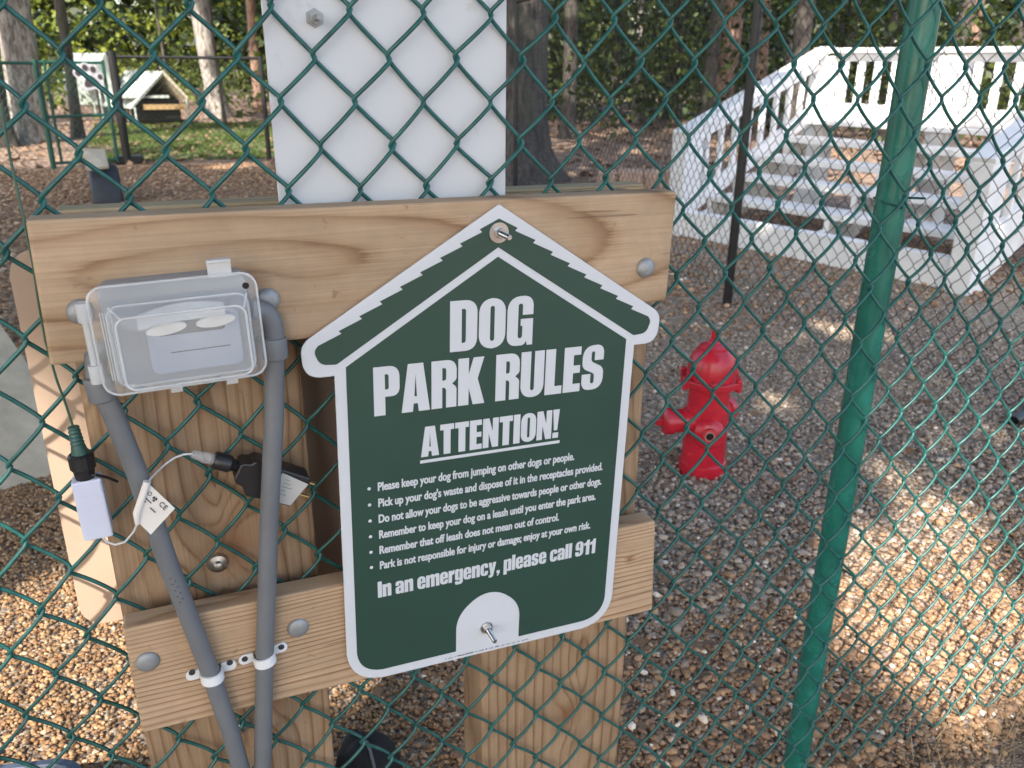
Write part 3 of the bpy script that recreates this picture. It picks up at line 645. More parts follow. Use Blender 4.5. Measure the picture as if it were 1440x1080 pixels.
adp = thing('power_adapter', P(365, 675), 'black plug-in power adapter with silver label tucked behind the right conduit', 'adapter')
aX = P(430, 684)-P(300, 646); aX /= np.linalg.norm(aX); aZ = np.cross(aX, (0, 1, 0)); aZ /= np.linalg.norm(aZ)
if aZ[2] < 0: aZ = -aZ
fo = P(300, 646); afr = (fo, aX, aZ, (0, -1, 0))
def plen(x): return np.linalg.norm(P(x, 646)-fo)
MB().lathe([(.0085, 0), (.0100, .002), (.0100, .018), (.0075, .021), (.0062, .026)], fo, aX, 14).build('screw_collar', 'black', adp, True)
mb = MB(); mb.prism([(.026, -.010), (.030, -.0145), (.038, -.0165), (.046, -.0255), (.098, -.0235), (.108, .012), (.104, .0165), (.040, .0175), (.036, .012), (.030, .011), (.026, .008)], afr, -.014, .014); mb.build('adapter_body', 'black', adp, False, .002)
mb = MB(); mb.prism([(.072, -.0225), (.097, -.0215), (.1055, .0090), (.072, .0135)], afr, .0142, .0152); stick = mb.build('label_sticker', 'label', adp, False, .0004)
mb = MB()
for i in range(5): mb.prism([(.078, .0065-.0045*i), (.084+.003*(i % 3), .0065-.0045*i), (.084+.003*(i % 3), .0075-.0045*i), (.078, .0075-.0045*i)], afr, .0153, .0154)
mb.build('label_print', 'galv', stick)
for zz in (-.0125, .0045): MB().box(fo+aX*.111+aZ*zz+np.array((0, .004, 0)), (.016, .0060, .0018), (aX, (0, 1, 0), aZ)).build('prong', 'brass', adp, False, .0004)

led = thing('light_string_lead', P(285, 643), 'thin pale wire with a clear connector and a small paper tag', 'cable')
MB().lathe([(.0035, 0), (.0052, .002), (.0056, .010), (.0066, .0125), (.0066, .029)], P(269, 638), P(303, 647)-P(269, 638), 12).build('clear_connector', 'clear', led, True)
MB().tube([P(271, 638), P(258, 639), P(245, 644), P(232, 653, -.026), P(220, 664, -.040), P(211, 674, -.062), P(205, 690, -.0755), P(196, 716, -.0755), P(196, 730, -.0735), P(188, 748, -.055), P(176, 762, -.035), P(162, 766, -.026), P(150, 762), P(140, 751)], .0011, 8).build('wire', 'whitestrap', led, True)
TY = -.0745
tg = [P(209, 680, TY), P(246, 715, TY), P(212, 752, TY), P(193, 733, TY)]
mb = MB(); mb.add(tg+[q+np.array((0, .0005, 0)) for q in tg], [(0, 1, 2, 3), (7, 6, 5, 4), (0, 4, 5, 1), (1, 5, 6, 2), (2, 6, 7, 3), (3, 7, 4, 0)]); tgo = mb.build('paper_tag', 'paper', led)
MB().tube([P(207, 677, TY-.002), P(192, 722, TY-.002), P(193, 737, TY-.001)], [.0036, .0036, .0022], 10).build('tag_fold', 'paper', tgo, True)
tX = tg[1]-tg[0]; tX /= np.linalg.norm(tX); tZ = tg[0]-tg[3]; tZ = tg[1]-tg[2]; tZ /= np.linalg.norm(tZ)
mb = MB(); oo = tg[0]+np.array((0, -.0008, 0))
for (a0, a1, b0, hh) in ((.004, .016, -.013, .0012), (.003, .011, -.016, .0012), (.018, .026, -.017, .0012), (.003, .009, -.0205, .001), (.006, .007, -.026, .004), (.007, .012, -.027, .0015)):
    mb.add([oo+tX*a+tZ*b_ for a, b_ in ((a0, b0), (a1, b0), (a1, b0+hh), (a0, b0+hh))], [(0, 1, 2, 3)])
v, f = fill2d(None, ('CE', .02, 1.1))
mb.add([oo+tX*(.0225+x*.0075)+tZ*(-.0085+y*.0075) for x, y in v], f)
for k in range(3):
    a = k*2.094; mb.add([oo+tX*(.0155+.0028*math.cos(a+d_))+tZ*(-.0070+.0028*math.sin(a+d_)) for d_ in (0, .5, 1.0, 1.5)]+[oo+tX*.0155+tZ*-.0070], [(0, 1, 2, 3, 4)])
mb.tube([oo+tX*(.008+.002*math.cos(a))+tZ*(-.0065+.002*math.sin(a)) for a in np.linspace(0, 6.28, 13)], .0003, 4)
mb.build('tag_print', 'ink', tgo)

# ------------------------------------------------------------------ red hydrant
HX, HY = 1.548, 1.122
hyd = thing('fire_hydrant', (HX, HY, 0), 'small glossy red fire hydrant standing on the gravel', 'hydrant')
vd = np.array((HX, HY+.906, 0)); vd /= np.linalg.norm(vd); rt = np.array((vd[1], -vd[0], 0)); HO = np.array((HX, HY, -.012))
MB().lathe([(.0750, 0), (.0755, .050), (.0770, .057), (.0755, .063), (.0695, .067), (.0685, .20), (.0655, .30), (.066, .325), (.074, .332)], HO, (0, 0, 1), 40).build('barrel', 'red', hyd, True)
mb = MB(); out = []
for k in range(96):
    a = 2*math.pi*k/96; out.append((math.cos(a)*(.094+.012*max(0, math.cos(a*6))**3), math.sin(a)*(.094+.012*max(0, math.cos(a*6))**3)))
mb.prism(out, (HO, (1, 0, 0), (0, 1, 0), (0, 0, 1)), .332, .354)
for k in range(6):
    a = k*math.pi/3; c = HO+np.array((.094*math.cos(a), .094*math.sin(a), 0)); mb.lathe([(.011, .354), (.011, .362), (.006, .366)], c, (0, 0, 1), 8); mb.lathe([(.010, .322), (.010, .334)], c, (0, 0, 1), 8)
mb.build('flange', 'red', hyd, False, .003)
MB().lathe([(.078, .352), (.0775, .362), (.0765, .380), (.073, .405), (.064, .428), (.050, .444), (.046, .447), (.046, .454), (.040, .457), (.030, .463), (.024, .466)], HO, (0, 0, 1), 40).build('bonnet', 'red', hyd, True)
MB().lathe([(.024, .464), (.020, .472), (.013, .474), (.0125, .500), (.009, .504)], HO, (0, 0, 1), 5).build('operating_nut', 'red', [c_ for c_ in hyd.children if c_.name.startswith('bonnet')][0], False, .0015)
def nozzle(d, z, L, r0, capname):
    d = np.array(d, float); o_ = HO+np.array((0, 0, z))
    so_ = MB().lathe([(r0*1.12, .04), (r0*1.10, .070), (r0*.96, .078), (r0*.96, L-.045), (r0*1.10, L-.043), (r0*1.12, L-.018), (r0*.9, L-.010), (r0*.55, L-.006)], o_, d, 28).build(capname, 'red', hyd, True)
    mb = MB(); mb.lathe([(r0*.42, L-.008), (r0*.40, L+.012), (r0*.3, L+.014)], o_, d, 5); mb.build('cap_nut', 'red', so_, False, .001)
ld = -rt*.93-vd*.36; nozzle(ld, .205, .155, .040, 'side_outlet')
nozzle(rt*.45+vd*.9, .205, .15, .040, 'side_outlet')
fd = -vd*.985+rt*.17+np.array((0, 0, .05)); fo_ = HO+np.array((0, 0, .180))
fro = MB().lathe([(.050, .035), (.0500, .072), (.046, .078), (.036, .084), (.027, .087), (.024, .092), (.0150, .0935), (.0140, .090), (.0125, .080)], fo_, fd, 32, closed=False).build('front_outlet', 'red', hyd, True)
MB().lathe([(.0165, .0930), (.0155, .0945), (.0128, .0942), (.0120, .0925)], fo_, fd, 24, closed=False).build('worn_rim', 'worn', fro, True)
MB().lathe([(.0135, .082), (.0132, .0835)], fo_, fd, 20).build('outlet_hole', 'hole', fro)

# ------------------------------------------------------------------ white staircase
SL = np.array((3.79, 4.63, 0.)); SA = np.array((.26312, -.96476, 0)); SN = np.array((.96476, .26312, 0)); SW = 2.17
st = thing('white_staircase', SL, 'white painted wooden stairs with railings leading up to a landing', 'stairs')
def S(r, s, z): return SL+SN*r+SA*s+np.array((0, 0, z))
AXS = (SN, SA, (0, 0, 1))
def sbox(name, r0, r1, s0, s1, z0, z1, mat='whitewood', bv=.006):
    return MB().box(S((r0+r1)/2, (s0+s1)/2, (z0+z1)/2), (r1-r0, s1-s0, z1-z0), AXS).build(name, mat, st, False, bv)
def beam(name, a, b_, w_, h_, mat='whitewood', bv=.005):
    a = np.array(a); b_ = np.array(b_); d = b_-a; L = np.linalg.norm(d); d /= L
    side = np.cross(d, (0, 0, 1)); side /= np.linalg.norm(side); up = np.cross(side, d)
    return MB().box((a+b_)/2, (L, w_, h_), (d, side, up)).build(name, mat, st, False, bv)
sbox('base_beam', -.03, .07, -.08, SW+.08, .012, .205)
for k, (r, z) in enumerate(((.27, .30), (.58, .44), (.87, .575), (1.20, .71))):
    sbox('tread', r, r+.138, .03, SW-.03, z-.045, z, 'greywood'); sbox('tread', r+.144, r+.282, .03, SW-.03, z-.045, z, 'greywood')
for k in range(5): sbox('deck_board', 1.52+k*.147, 1.52+k*.147+.14, -.05, 4.2, .80, .838)
for s0 in (.02, SW/2-.02, SW-.06):                             # saw-tooth stringers
    out = [(.075, .0), (.075, .16), (.27, .19), (.27, .255), (.58, .255), (.58, .395), (.87, .395), (.87, .530), (1.20, .530), (1.20, .665), (1.485, .665), (1.485, .45), (.40, .0)]
    mb = MB(); mb.prism(out, (S(0, s0, 0), SN, (0, 0, 1), SA), 0, .042); mb.build('stringer', 'greywood', st, False, .004)
for (r, s_, z1) in ((.03, -.02, .765), (.03, SW+.02, .765)): sbox('newel_post', r-.10, r+.10, s_-.07, s_+.07, 0., z1)
for (r, s_, z1, ww) in ((1.72, 0., 1.345, .10), (1.72, 1.09, 1.345, .095), (1.72, 2.20, 1.345, .095), (1.72, 3.3, 1.345, .095)):
    sbox('newel_post', r-.09, r+.09, s_-ww, s_+ww, 0., z1)
for s_ in (-.02, SW+.02):                                     # raking rails
    beam('top_rail', S(-.07, s_, .775), S(1.72, s_, 1.405), .15, .04)
    beam('rail_face', S(-.05, s_-.0, .705), S(1.70, s_, 1.325), .05, .10)
    beam('bottom_rail', S(.02, s_, .19), S(1.66, s_, .90), .05, .12)
    for k in range(8):
        r = .25+k*.168; z0 = .19+.445*r; z1 = .73+.345*r
        sbox('baluster', r-.019, r+.019, s_-.019, s_+.019, z0, z1, bv=.003)
sbox('top_rail', 1.64, 1.82, -.10, 4.2, 1.368, 1.408)
sbox('rail_face', 1.70, 1.74, .105, 4.2, 1.305, 1.365)
sbox('bottom_rail', 1.66, 1.70, -.10, 4.2, .842, .975)
for base in (0., 1.09, 2.20):
    for k in range(6):
        s_ = base+.175+k*.148; sbox('baluster', 1.705, 1.74, s_-.029, s_+.029, .86, 1.31, bv=.003)
sbox('support_post', 1.60, 1.70, 1.05, 1.15, 0, .79); sbox('support_post', 1.60, 1.70, 2.3, 2.4, 0, .79)

# ------------------------------------------------------------------ other things in the park
t = thing('rubber_tyre', (-.40, 7.75, 0), 'black rubber tyre standing upright on the mulch', 'tyre')
mb = MB(); tw = .13
mb.lathe([(.155, -tw*.86), (.24, -tw*.95), (.275, -tw), (.305, -tw*.86), (.318, -tw*.55), (.322, 0), (.318, tw*.55), (.305, tw*.86), (.275, tw), (.24, tw*.95), (.155, tw*.86), (.165, 0), (.155, -tw*.86)], (-.40, 7.98, .03), (1, .06, 0), 48, closed=False)
mb.build('tyre_body', 'tyre', t, True)
q = [at(117, 208, 8.1), at(147, 210, 8.1), at(153, 233, 7.72), at(121, 237, 7.72)]
mb = MB(); up = np.array((0, -.35, .9))*.03; mb.add(list(q)+[p-up for p in q], [(0, 1, 2, 3), (7, 6, 5, 4), (0, 4, 5, 1), (1, 5, 6, 2), (2, 6, 7, 3), (3, 7, 4, 0)])
tag(mb.build('wooden_board', 'plank', None, False, .004), 'short weathered board resting on top of the black tyre', 'board')
# sloping plank at the left edge
pe = gr(70, 668, .015); dirp = gr(-60, 470, .34)-pe
mb = MB(); u = dirp/np.linalg.norm(dirp); sd = np.cross((0, 0, 1), u); sd /= np.linalg.norm(sd); nn = np.cross(u, sd)
mb.box(pe+u*.75-nn*.02, (1.5, .29, .038), (u, sd, nn))
pk = thing('ramp_plank', pe, 'grey weathered wooden plank sloping down to the mulch at the left edge', 'plank')
mb.build('plank_board', 'plank', pk, False, .004)
# blue grey tub
ca = gr(122, 1066, .16); ca2 = gr(20, 1078, .16); dx = ca2-ca; dx[2] = 0; dx /= np.linalg.norm(dx); dy = np.cross(dx, (0, 0, 1)); 
if dy[1] > 0: dy = -dy
tb = thing('plastic_tub', ca+dx*.2+dy*.13-np.array((0, 0, .16)), 'blue grey plastic tub on the tan gravel in the lower left corner', 'tub')
cen = ca+dx*.205+dy*.135
def ringo(wx, wy, z, r): return [cen+dx*a+dy*b_+np.array((0, 0, z-.16)) for a, b_ in rr(wx, wy, r)]
def loft(rings):
    mb = MB(); n = len(rings[0]); mb.v = [tuple(p) for r_ in rings for p in r_]
    mb.f = [(i*n+k, i*n+(k+1) % n, (i+1)*n+(k+1) % n, (i+1)*n+k) for i in range(len(rings)-1) for k in range(n)]
    mb.f.append(tuple((len(rings)-1)*n+k for k in range(n))); mb.f.append(tuple(range(n))[::-1]); return mb
loft([ringo(.34, .21, .002, .05), ringo(.40, .26, .148, .055), ringo(.425, .285, .150, .06), ringo(.425, .285, .160, .06), ringo(.400, .262, .161, .055), ringo(.392, .252, .154, .05), ringo(.335, .205, .012, .05)]).build('tub_body', 'tub', tb, True)
# black bag
bcn = gr(519, 1068, .10); bcn[2] = 0
bag = thing('black_bag', bcn, 'black nylon bag with grey piping behind the mesh, between the two wooden posts', 'bag')
mb = MB(); rings = []
bx_, by_ = np.array((.86, -.5, 0)), np.array((.5, .86, 0))
for z, sx, sy, o1 in ((0, .054, .048, 0), (.05, .062, .052, 0), (.09, .057, .048, -.003), (.120, .047, .040, -.006), (.142, .033, .028, -.008), (.152, .016, .015, -.010)):
    rings.append([bcn+bx_*(o1+sx*math.copysign(abs(math.cos(a))**.75, math.cos(a))*(1+.04*math.sin(5*a+z*30)))+by_*(sy*math.copysign(abs(math.sin(a))**.75, math.sin(a)))+np.array((0, 0, z+.006*math.sin(3*a))) for a in np.linspace(0, 2*math.pi, 32, endpoint=False)])
bo = loft(rings).build('bag_body', 'blackcloth', bag, 'all'); bo.modifiers.new('sub', 'SUBSURF').render_levels = 2; bo.modifiers['sub'].levels = 1
k0 = 2; pts = [np.array(r_[k0+22 if False else 26])+np.array((.004, -.006, .004)) for r_ in rings]; MB().tube(pts, .0028, 6).build('piping', 'piping', bag, True)
mb = MB(); c = bcn+bx_*-.064+by_*-.04; mb.tube([c+np.array((0, 0, z))+bx_*(-.018*math.sin(math.pi*z/.15)) for z in np.linspace(.01, .15, 9)], [.018, .020, .022, .023, .022, .021, .019, .015, .009], 12); mb.build('side_pocket', 'blackcloth', bag, True)
MB().lathe([(.008, 0), (.008, .004), (.004, .005)], c+np.array((.0, -.024, .09)), YN, 10).build('buckle', 'piping', bag, True)
# black pipe end at the right edge
p0 = gr(1424, 594, .03); p1 = gr(1600, 470, .03); p1 = p0+(p1-p0)/np.linalg.norm(p1-p0)*.8
mb = MB(); d = (p1-p0)/np.linalg.norm(p1-p0); mb.lathe([(.012, .03), (.020, .0), (.0245, .0), (.0245, .01), (.0235, .8)], p0, d, 18)
tag(mb.build('black_pipe', 'blackpost', None, True), 'black pipe end lying on the ground at the right edge beyond the fence', 'pipe')
# edging stones at the wood's margin
for i, (x, w_, lb) in enumerate(((860, 26, 'leftmost of the pinkish edging stones, partly behind the board'), (893, 34, 'pinkish edging stone, second from the left of the row'), (926, 30, 'pinkish edging stone, third from the left of the row'), (955, 28, 'rightmost pinkish edging stone, beside the white newel post'))):
    c = gr(x, 266); ww = w_/1175*9.2; mb = MB()
    mb.box(c+np.array((0, .12, .085)), (ww*1.02, .24, .21+.02*(i % 2)), ((.86, -.5, 0), (.5, .86, 0), (0, 0, 1)))
    o = mb.build('edging_stone', 'stone', None, False, .03, 3); tag(o, lb, 'stone', 'edging stones along the wood')

# green gate, back fence, paw sign
GP = gr(76, 238); GQ = gr(180, 231); gd = GQ-GP; GL_ = np.linalg.norm(gd); gd /= GL_; gn = np.array((-gd[1], gd[0], 0))
gate = thing('green_gate', GP, 'green chain link gate with a paw sign on it, beyond the mulch', 'gate')
def gz(px_, py_):                                             # height on the gate's plane
    d = ray(px_, py_); tt = ((GP-CAM)@gn)/(d@gn); return CAM+d*tt
ztop = gz(110, 88)[2]; zmid = gz(110, 163)[2]
for s_, mt, r in ((0, 'gategreen', .032), (GL_-.12, 'gategreen', .022), (.10, 'gategreen', .018)):
    MB().tube([GP+gd*s_+np.array((0, 0, -.05 if r > .03 else .05)), GP+gd*s_+np.array((0, 0, ztop+.03))], r, 12).build('gate_stile', mt, gate, True)
for z in (ztop, zmid, .07): MB().tube([GP+gd*.02+np.array((0, 0, z)), GP+gd*(GL_-.12)+np.array((0, 0, z))], .018, 10).build('gate_rail', 'gategreen', gate, True)
V, Fq = chainlink(GP, gd, gn, GL_-.1, .08, ztop, .037, .043, .0022, .003, 4, 3, 0., ztop)
raw('wire_mesh', V, Fq, None, 'vinyl', gate, True)
lf = thing('green_fence', GP-gd*1.0, 'green chain link fence running left from the gate post', 'fence')
MB().tube([GP-gd*3+np.array((0, 0, ztop-.01)), GP-gd*.03+np.array((0, 0, ztop-.01))], .02, 10).build('top_rail', 'gategreen', lf, True)
V, Fq = chainlink(GP-gd*3, gd, gn, 2.95, .05, ztop-.02, .037, .043, .0022, .003, 4, 3, 0., ztop)
raw('wire_mesh', V, Fq, None, 'vinyl', lf, True)
bk = thing('black_fence', GQ, 'black chain link fence with a thick end post along the back of the mulch', 'fence')
E1 = gr(379, 226); E2 = np.array((3.62, 7.62, 0)); 
MB().tube([GQ+np.array((0, 0, -.05)), GQ+np.array((0, 0, ztop+.14))], .052, 14).build('fence_post', 'blackpost', bk, True)
mb = MB(); mb.box(GQ+np.array((.02, .12, .05)), (.34, .3, .10)); mb.build('post_base', 'blackpost', bk, False, .02)
MB().tube([E1+np.array((0, 0, -.05)), E1+np.array((0, 0, ztop+.1))], .032, 12).build('fence_post', 'blackpost', bk, True)
zr = gr(270, 81, 0); zt = at(275, 81, 11.2)[2]
MB().tube([GQ+np.array((0, 0, zt)), E1+np.array((0, 0, zt))], .02, 10).build('top_rail', 'blackpost', bk, True)
d = (E1-GQ); L = np.linalg.norm(d); d /= L
V, Fq = chainlink(GQ, d, np.array((-d[1], d[0], 0)), L, .05, zt, .037, .043, .0020, .003, 4, 3, 0., zt)
raw('wire_mesh', V, Fq, None, 'blackwire', bk, True)
pw = thing('paw_sign', gz(124, 108), 'white outlined dark paw print sign hung on the green gate', 'sign')
pc = gz(124, 108)-gn*.03; uz = np.array((0, 0, 1.))
def ell(cx, cz, rx, rz, n=20): return [(cx+rx*math.cos(a), cz+rz*math.sin(a)) for a in np.linspace(0, 2*math.pi, n, endpoint=False)]
toes = ((-.125, .045, .052), (-.035, .105, .054), (.055, .085, .054), (.125, .0, .046))
pad = [(-.085, -.11), (-.04, -.135), (.03, -.115), (.10, -.125), (.12, -.075), (.07, -.01), (.02, .03), (-.03, .015), (-.06, -.04)]
mb = MB(); fr = (pc, gd, uz, -gn)
for a, b_, r in toes: mb.prism(ell(a, b_, r, r*1.1), fr, 0, .010)
mb.prism(rounded([(x*1.25, z*1.2-.0, .03) for x, z in pad]), fr, 0, .0105); mb.build('outline', 'pawwhite', pw)
mb = MB()
for a, b_, r in toes: mb.prism(ell(a, b_, r*.6, r*.68), fr, .0108, .014)
mb.prism(rounded([(x*.9, z*.85-.008, .025) for x, z in pad]), fr, .0108, .014); mb.build('pads', 'pawdark', pw)

# shelters beyond the fence
def roofed(Y, name, label, cat, apex, eaveL, eaveR, depth, wl, mats, wall):
    A, B, Cc = at(*apex, Y), at(*eaveL, Y), at(*eaveR, Y)
    t = thing(name, (A[0], Y, 0), label, cat); dv = np.array((-depth*.45, depth*.9, 0))
    for (p, q_, mt) in ((B, A, mats[0]), (A, Cc, mats[1])):
        mb = MB(); th_ = np.array((0, 0, .04)); vs = [p, q_, q_+dv, p+dv]; mb.add(vs+[v_-th_ for v_ in vs], [(0, 1, 2, 3), (7, 6, 5, 4), (0, 4, 5, 1), (1, 5, 6, 2), (2, 6, 7, 3), (3, 7, 4, 0)])
        n_ = 8                                                # ribs of the roof sheet
        for k in range(n_+1):
            a = p+dv*k/n_; c = q_+dv*k/n_; mb.tube([a+np.array((0, 0, .012)), c+np.array((0, 0, .012))], .018, 6)
        mb.build('roof', mt, t)
    for p in (B, Cc, B+dv, Cc+dv): MB().tube([(p[0]*.93+A[0]*.07, p[1], 0), (p[0]*.93+A[0]*.07, p[1], p[2]-.02)], .02, 8).build('shelter_post', 'roof', t, True)
    if wall:
        g_ = B*.85+A*.15+dv*.9; h_ = Cc*.85+A*.15+dv*.9; mb = MB(); zlo = .55
        out = [(g_[0], g_[2]), (A[0]+dv[0]*.9, A[2]-.1), (h_[0], h_[2]), (h_[0], zlo), (g_[0], zlo)]; out = [(g_[0], g_[2]), (A[0]+dv[0]*.9, A[2]-.1), (A[0]+dv[0]*.9+.25, A[2]-.4), (A[0]+dv[0]*.9+.2, zlo), (g_[0], zlo)]
        mb.prism([(x, z) for x, z in out], ((0, g_[1], 0), (1, 0, 0), (0, 0, 1), (0, 1, 0)), 0, .06); mb.build('back_wall', 'tanwall', t)
        mb = MB(); mb.box(((B[0]+Cc[0])/2-.3, Y+depth*.4, .56), (abs(Cc[0]-B[0])*.9, depth*.7, .05)); mb.build('platform', 'roof', t)
        mb = MB(); mb.box(((B[0]+Cc[0])/2+.1, Y+.1, .36), (abs(Cc[0]-B[0])*.8, .08, .10)); mb.build('bench_board', 'tanwall', t)
        mb = MB(); mb.box(((B[0]+Cc[0])/2-.1, Y+depth*.5, .28), (abs(Cc[0]-B[0])*.9, depth*.5, .5)); mb.build('dark_fill', 'blackpost', t, False, .03)  # black box added so the space under the roof looks dark
    return t
roofed(18.5, 'open_shelter', 'small open shelter with cream pitched roof and ochre wall beyond the grass', 'shelter', (229, 101), (186, 150), (264, 138), 1.5, .1, ('roof', 'tanroof'), True)
roofed(19.5, 'white_shed', 'white steep-roofed shed left of the open shelter beyond the gate', 'shed', (147, 75), (136, 112), (178, 142), 1.6, .1, ('roof', 'roof'), False)
sh = [o for o in scene.collection.objects if o.name == 'white_shed'][0]
q = [at(139, 103, 19.48), at(147, 78, 19.48), at(176, 140, 19.48), at(166, 150, 19.48), at(150, 148, 19.48)]
mb = MB(); mb.prism([(p[0], p[2]) for p in q], ((0, 19.48, 0), (1, 0, 0), (0, 0, 1), (0, 1, 0)), 0, .05); mb.build('gable_wall', 'roof', sh)
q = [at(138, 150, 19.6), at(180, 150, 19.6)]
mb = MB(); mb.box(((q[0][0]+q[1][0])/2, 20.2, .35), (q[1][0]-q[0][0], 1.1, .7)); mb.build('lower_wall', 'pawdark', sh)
wt = thing('white_tank', at(100, 150, 22), 'small pale structure half hidden by leaves behind the paw sign', 'shed')
c = at(118, 150, 22); mb = MB(); mb.prism([(-.35, 0), (.35, 0), (.35, .45), (0, .75), (-.35, .45)], ((c[0], 22, .25), (1, 0, 0), (0, 0, 1), (0, 1, 0)), 0, .9); mb.build('tank_body', 'roof', wt, False, .03)

# ------------------------------------------------------------------ trees, canopy and undergrowth
HOLES = []                                                    # where the sun gets through the canopy
def hole(p, r): HOLES.append((np.array(p, float), r))
def leafmesh(C, size, cols, flat=.5, droop=0.):
    """a folded four-cornered leaf for every centre"""
    n = len(C); nrm = RNG.normal(0, 1, (n, 3)); nrm[:, 2] = np.abs(nrm[:, 2])+flat; nrm /= np.linalg.norm(nrm, axis=1)[:, None]
    a = RNG.normal(0, 1, (n, 3)); a -= nrm*(a*nrm).sum(1)[:, None]; a /= np.linalg.norm(a, axis=1)[:, None]; b_ = np.cross(nrm, a)
    s = (np.asarray(size)*RNG.uniform(.6, 1.3, n))[:, None]
    V = np.stack([C-a*s*.5, C+b_*s*.30-nrm*s*.06, C+a*s*.5-nrm*s*.08, C-b_*s*.30-nrm*s*.06], 1).reshape(-1, 3)
    return V, np.arange(n*4).reshape(-1, 4), np.repeat(cols, 4, 0)
def leafcols(n, lo, hi):
    lo, hi = np.array(lo), np.array(hi); k = RNG.beta(1.6, 2.2, n)[:, None]; return (lo+(hi-lo)*k)*RNG.uniform(.75, 1.25, (n, 1))
def prune(C):
    keep = np.ones(len(C), bool)
    for p, r in HOLES:
        q = C-p; d2 = (q*q).sum(1)-(q@SUN)**2; keep &= d2 > (r*RNG.uniform(.85, 1.15, len(C)))**2
    return C[keep]
def crown(t, x, y, z0, z1, rad, n, size, lo=(.020, .050, .010), hi=(.075, .12, .022), cut=True):
    k = max(6, n//220); cc_ = np.c_[RNG.normal(0, 1, (k, 2)), np.zeros(k)]; cc_ /= np.linalg.norm(cc_[:, :2], axis=1)[:, None]
    cc_ = cc_*(rad*np.sqrt(RNG.uniform(0, 1, k)))[:, None]; cc_[:, 2] = RNG.uniform(z0, z1, k)
    which = RNG.integers(0, k, n); C = cc_[which]+RNG.normal(0, 1, (n, 3))*np.array((rad*.20, rad*.20, (z1-z0)*.16))
    C[:, 0] += x; C[:, 1] += y
    C = C[C[:, 2] > z0-.6]
    if cut: C = prune(C)
    return raw('crown', *leafmesh(C, size, leafcols(len(C), lo, hi)), 'leaf', t)
def trunk(t, x, y, r, h, bark, flare=1.5, lean=(0, 0), limbs=4, n=20):
    mb = MB(); zs = [-.1, .0, .12, .35, .8, 1.6, 2.6, 3.8, h*.75, h]; pts, rs = [], []
    for z in zs:
        pts.append((x+lean[0]*z+.03*math.sin(z*1.3+x), y+lean[1]*z+.03*math.cos(z*1.1+y), z)); rs.append(r*(1+(flare-1)*math.exp(-max(z, 0)/.28))*(1-.07*max(z, 0)/max(h*.2, 1)*.5))
    rs[-1] *= .6; mb.tube(pts, rs, n)
    v = np.array(mb.v); a = np.arctan2(v[:, 1]-y, v[:, 0]-x); fl = 1+.10*np.sin(a*5+x)*np.exp(-np.maximum(v[:, 2], 0)/.4)+.02*np.sin(a*9+v[:, 2]*3)
    v[:, 0] = x+(v[:, 0]-x)*fl; v[:, 1] = y+(v[:, 1]-y)*fl; mb.v = [tuple(q) for q in v]
    for k in range(limbs):
        a = k*2.4+x; z = h*(.62+.09*k); p = np.array((x+lean[0]*z, y+lean[1]*z, z)); dd = np.array((math.cos(a), math.sin(a), .6))
        mb.tube([p, p+dd*.9, p+dd*1.9+np.array((0, 0, .3))], [r*.4, r*.28, r*.1], 8)
    return mb.build('trunk', bark, t, 'all')
def tree(x, y, r, h, bark, label, crad, cz, n=2600, size=.30, group=None, flare=1.5, lean=(0, 0), limbs=4, cat='tree', name='tree', cut=True):
    t = thing(name, (x, y, 0), label, cat, group); trunk(t, x, y, r, h, bark, flare, lean, limbs)
    if n: crown(t, x+lean[0]*h, y+lean[1]*h, cz[0], cz[1], crad, n, size, cut=cut)
    return t

# sun flecks: gravel at the lower left and lower right, post, panel, landing, wood floor
hole(gr(70, 960), .42); hole(gr(160, 1010), .16); hole(gr(30, 870), .16); hole(gr(150, 900), .13); hole((-.17, .14, .80), .2); hole((-.2, .14, .60), .16); hole((-.14, .14, .93), .05)
hole(gr(1310, 885), .27); hole(gr(1075, 560), .10); hole(gr(1120, 470), .12); hole(gr(1210, 780), .07); hole(gr(1400, 850), .16); hole(gr(1440, 900), .14); hole((1.30, 0, .60), .23); hole((1.50, 0, .72), .20); hole((1.36, 0, .40), .16); hole((1.40, 0, 1.08), .10); hole((1.55, 0, 1.25), .10); hole((1.25, 0, 1.3), .06); hole(gr(1290, 535), .10); hole(gr(1330, 555), .09); hole(gr(1400, 590), .09)
hole((1.03, .0, .66), .09);  hole((2.93, 1.9, .35), .18)
for s_, r_ in ((-.05, .30), (.30, .28), (.7, .26), (1.1, .30), (1.5, .22)): hole(S(1.7, s_, 1.1), r_)
hole(S(.9, 0, .95), .16); hole(S(1.3, 0, 1.15), .2); hole(S(.02, .75, .25), .12); hole(S(.5, .9, .44), .10); hole(S(1.1, 1.35, .62), .12); hole(S(.0, .1, .15), .10); hole(S(.3, .35, .3), .10)
hole(gr(300, 150), 1.2); hole(gr(330, 214), .5); hole(gr(240, 220), .45); hole(gr(90, 228), .5); hole(gr(20, 228), .6); hole(gr(50, 218), .7); hole(gr(390, 216), .4); hole(gr(130, 222), .4); hole(gr(230, 195), .5); hole(gr(330, 190), .4)
hole((-1.6, 15, .9), .35); hole((1.65, 21., 1.6), .35); hole((11.45, 14.8, 1.6), .25)
for x, y in ((850, 187), (905, 195), (880, 180), (830, 172), (1040, 200), (980, 190)): hole(gr(x, y), .22+.1*random.random())
for x, y in ((20, 385), (60, 410), (15, 440), (30, 400), (250, 270), (340, 268), (200, 262)): hole(gr(x, y), .07)
hole(at(215, 112, 18.5), .3)
hole((1.5, 1.05, .42), .03)
for _ in range(120):                                           # sunlit leaves at the left
    a = R(random.uniform(-12, 12)); d_ = random.uniform(17, 34); hole((d_*math.sin(a), d_*math.cos(a), random.uniform(1., 3.4)), random.uniform(.3, .8))
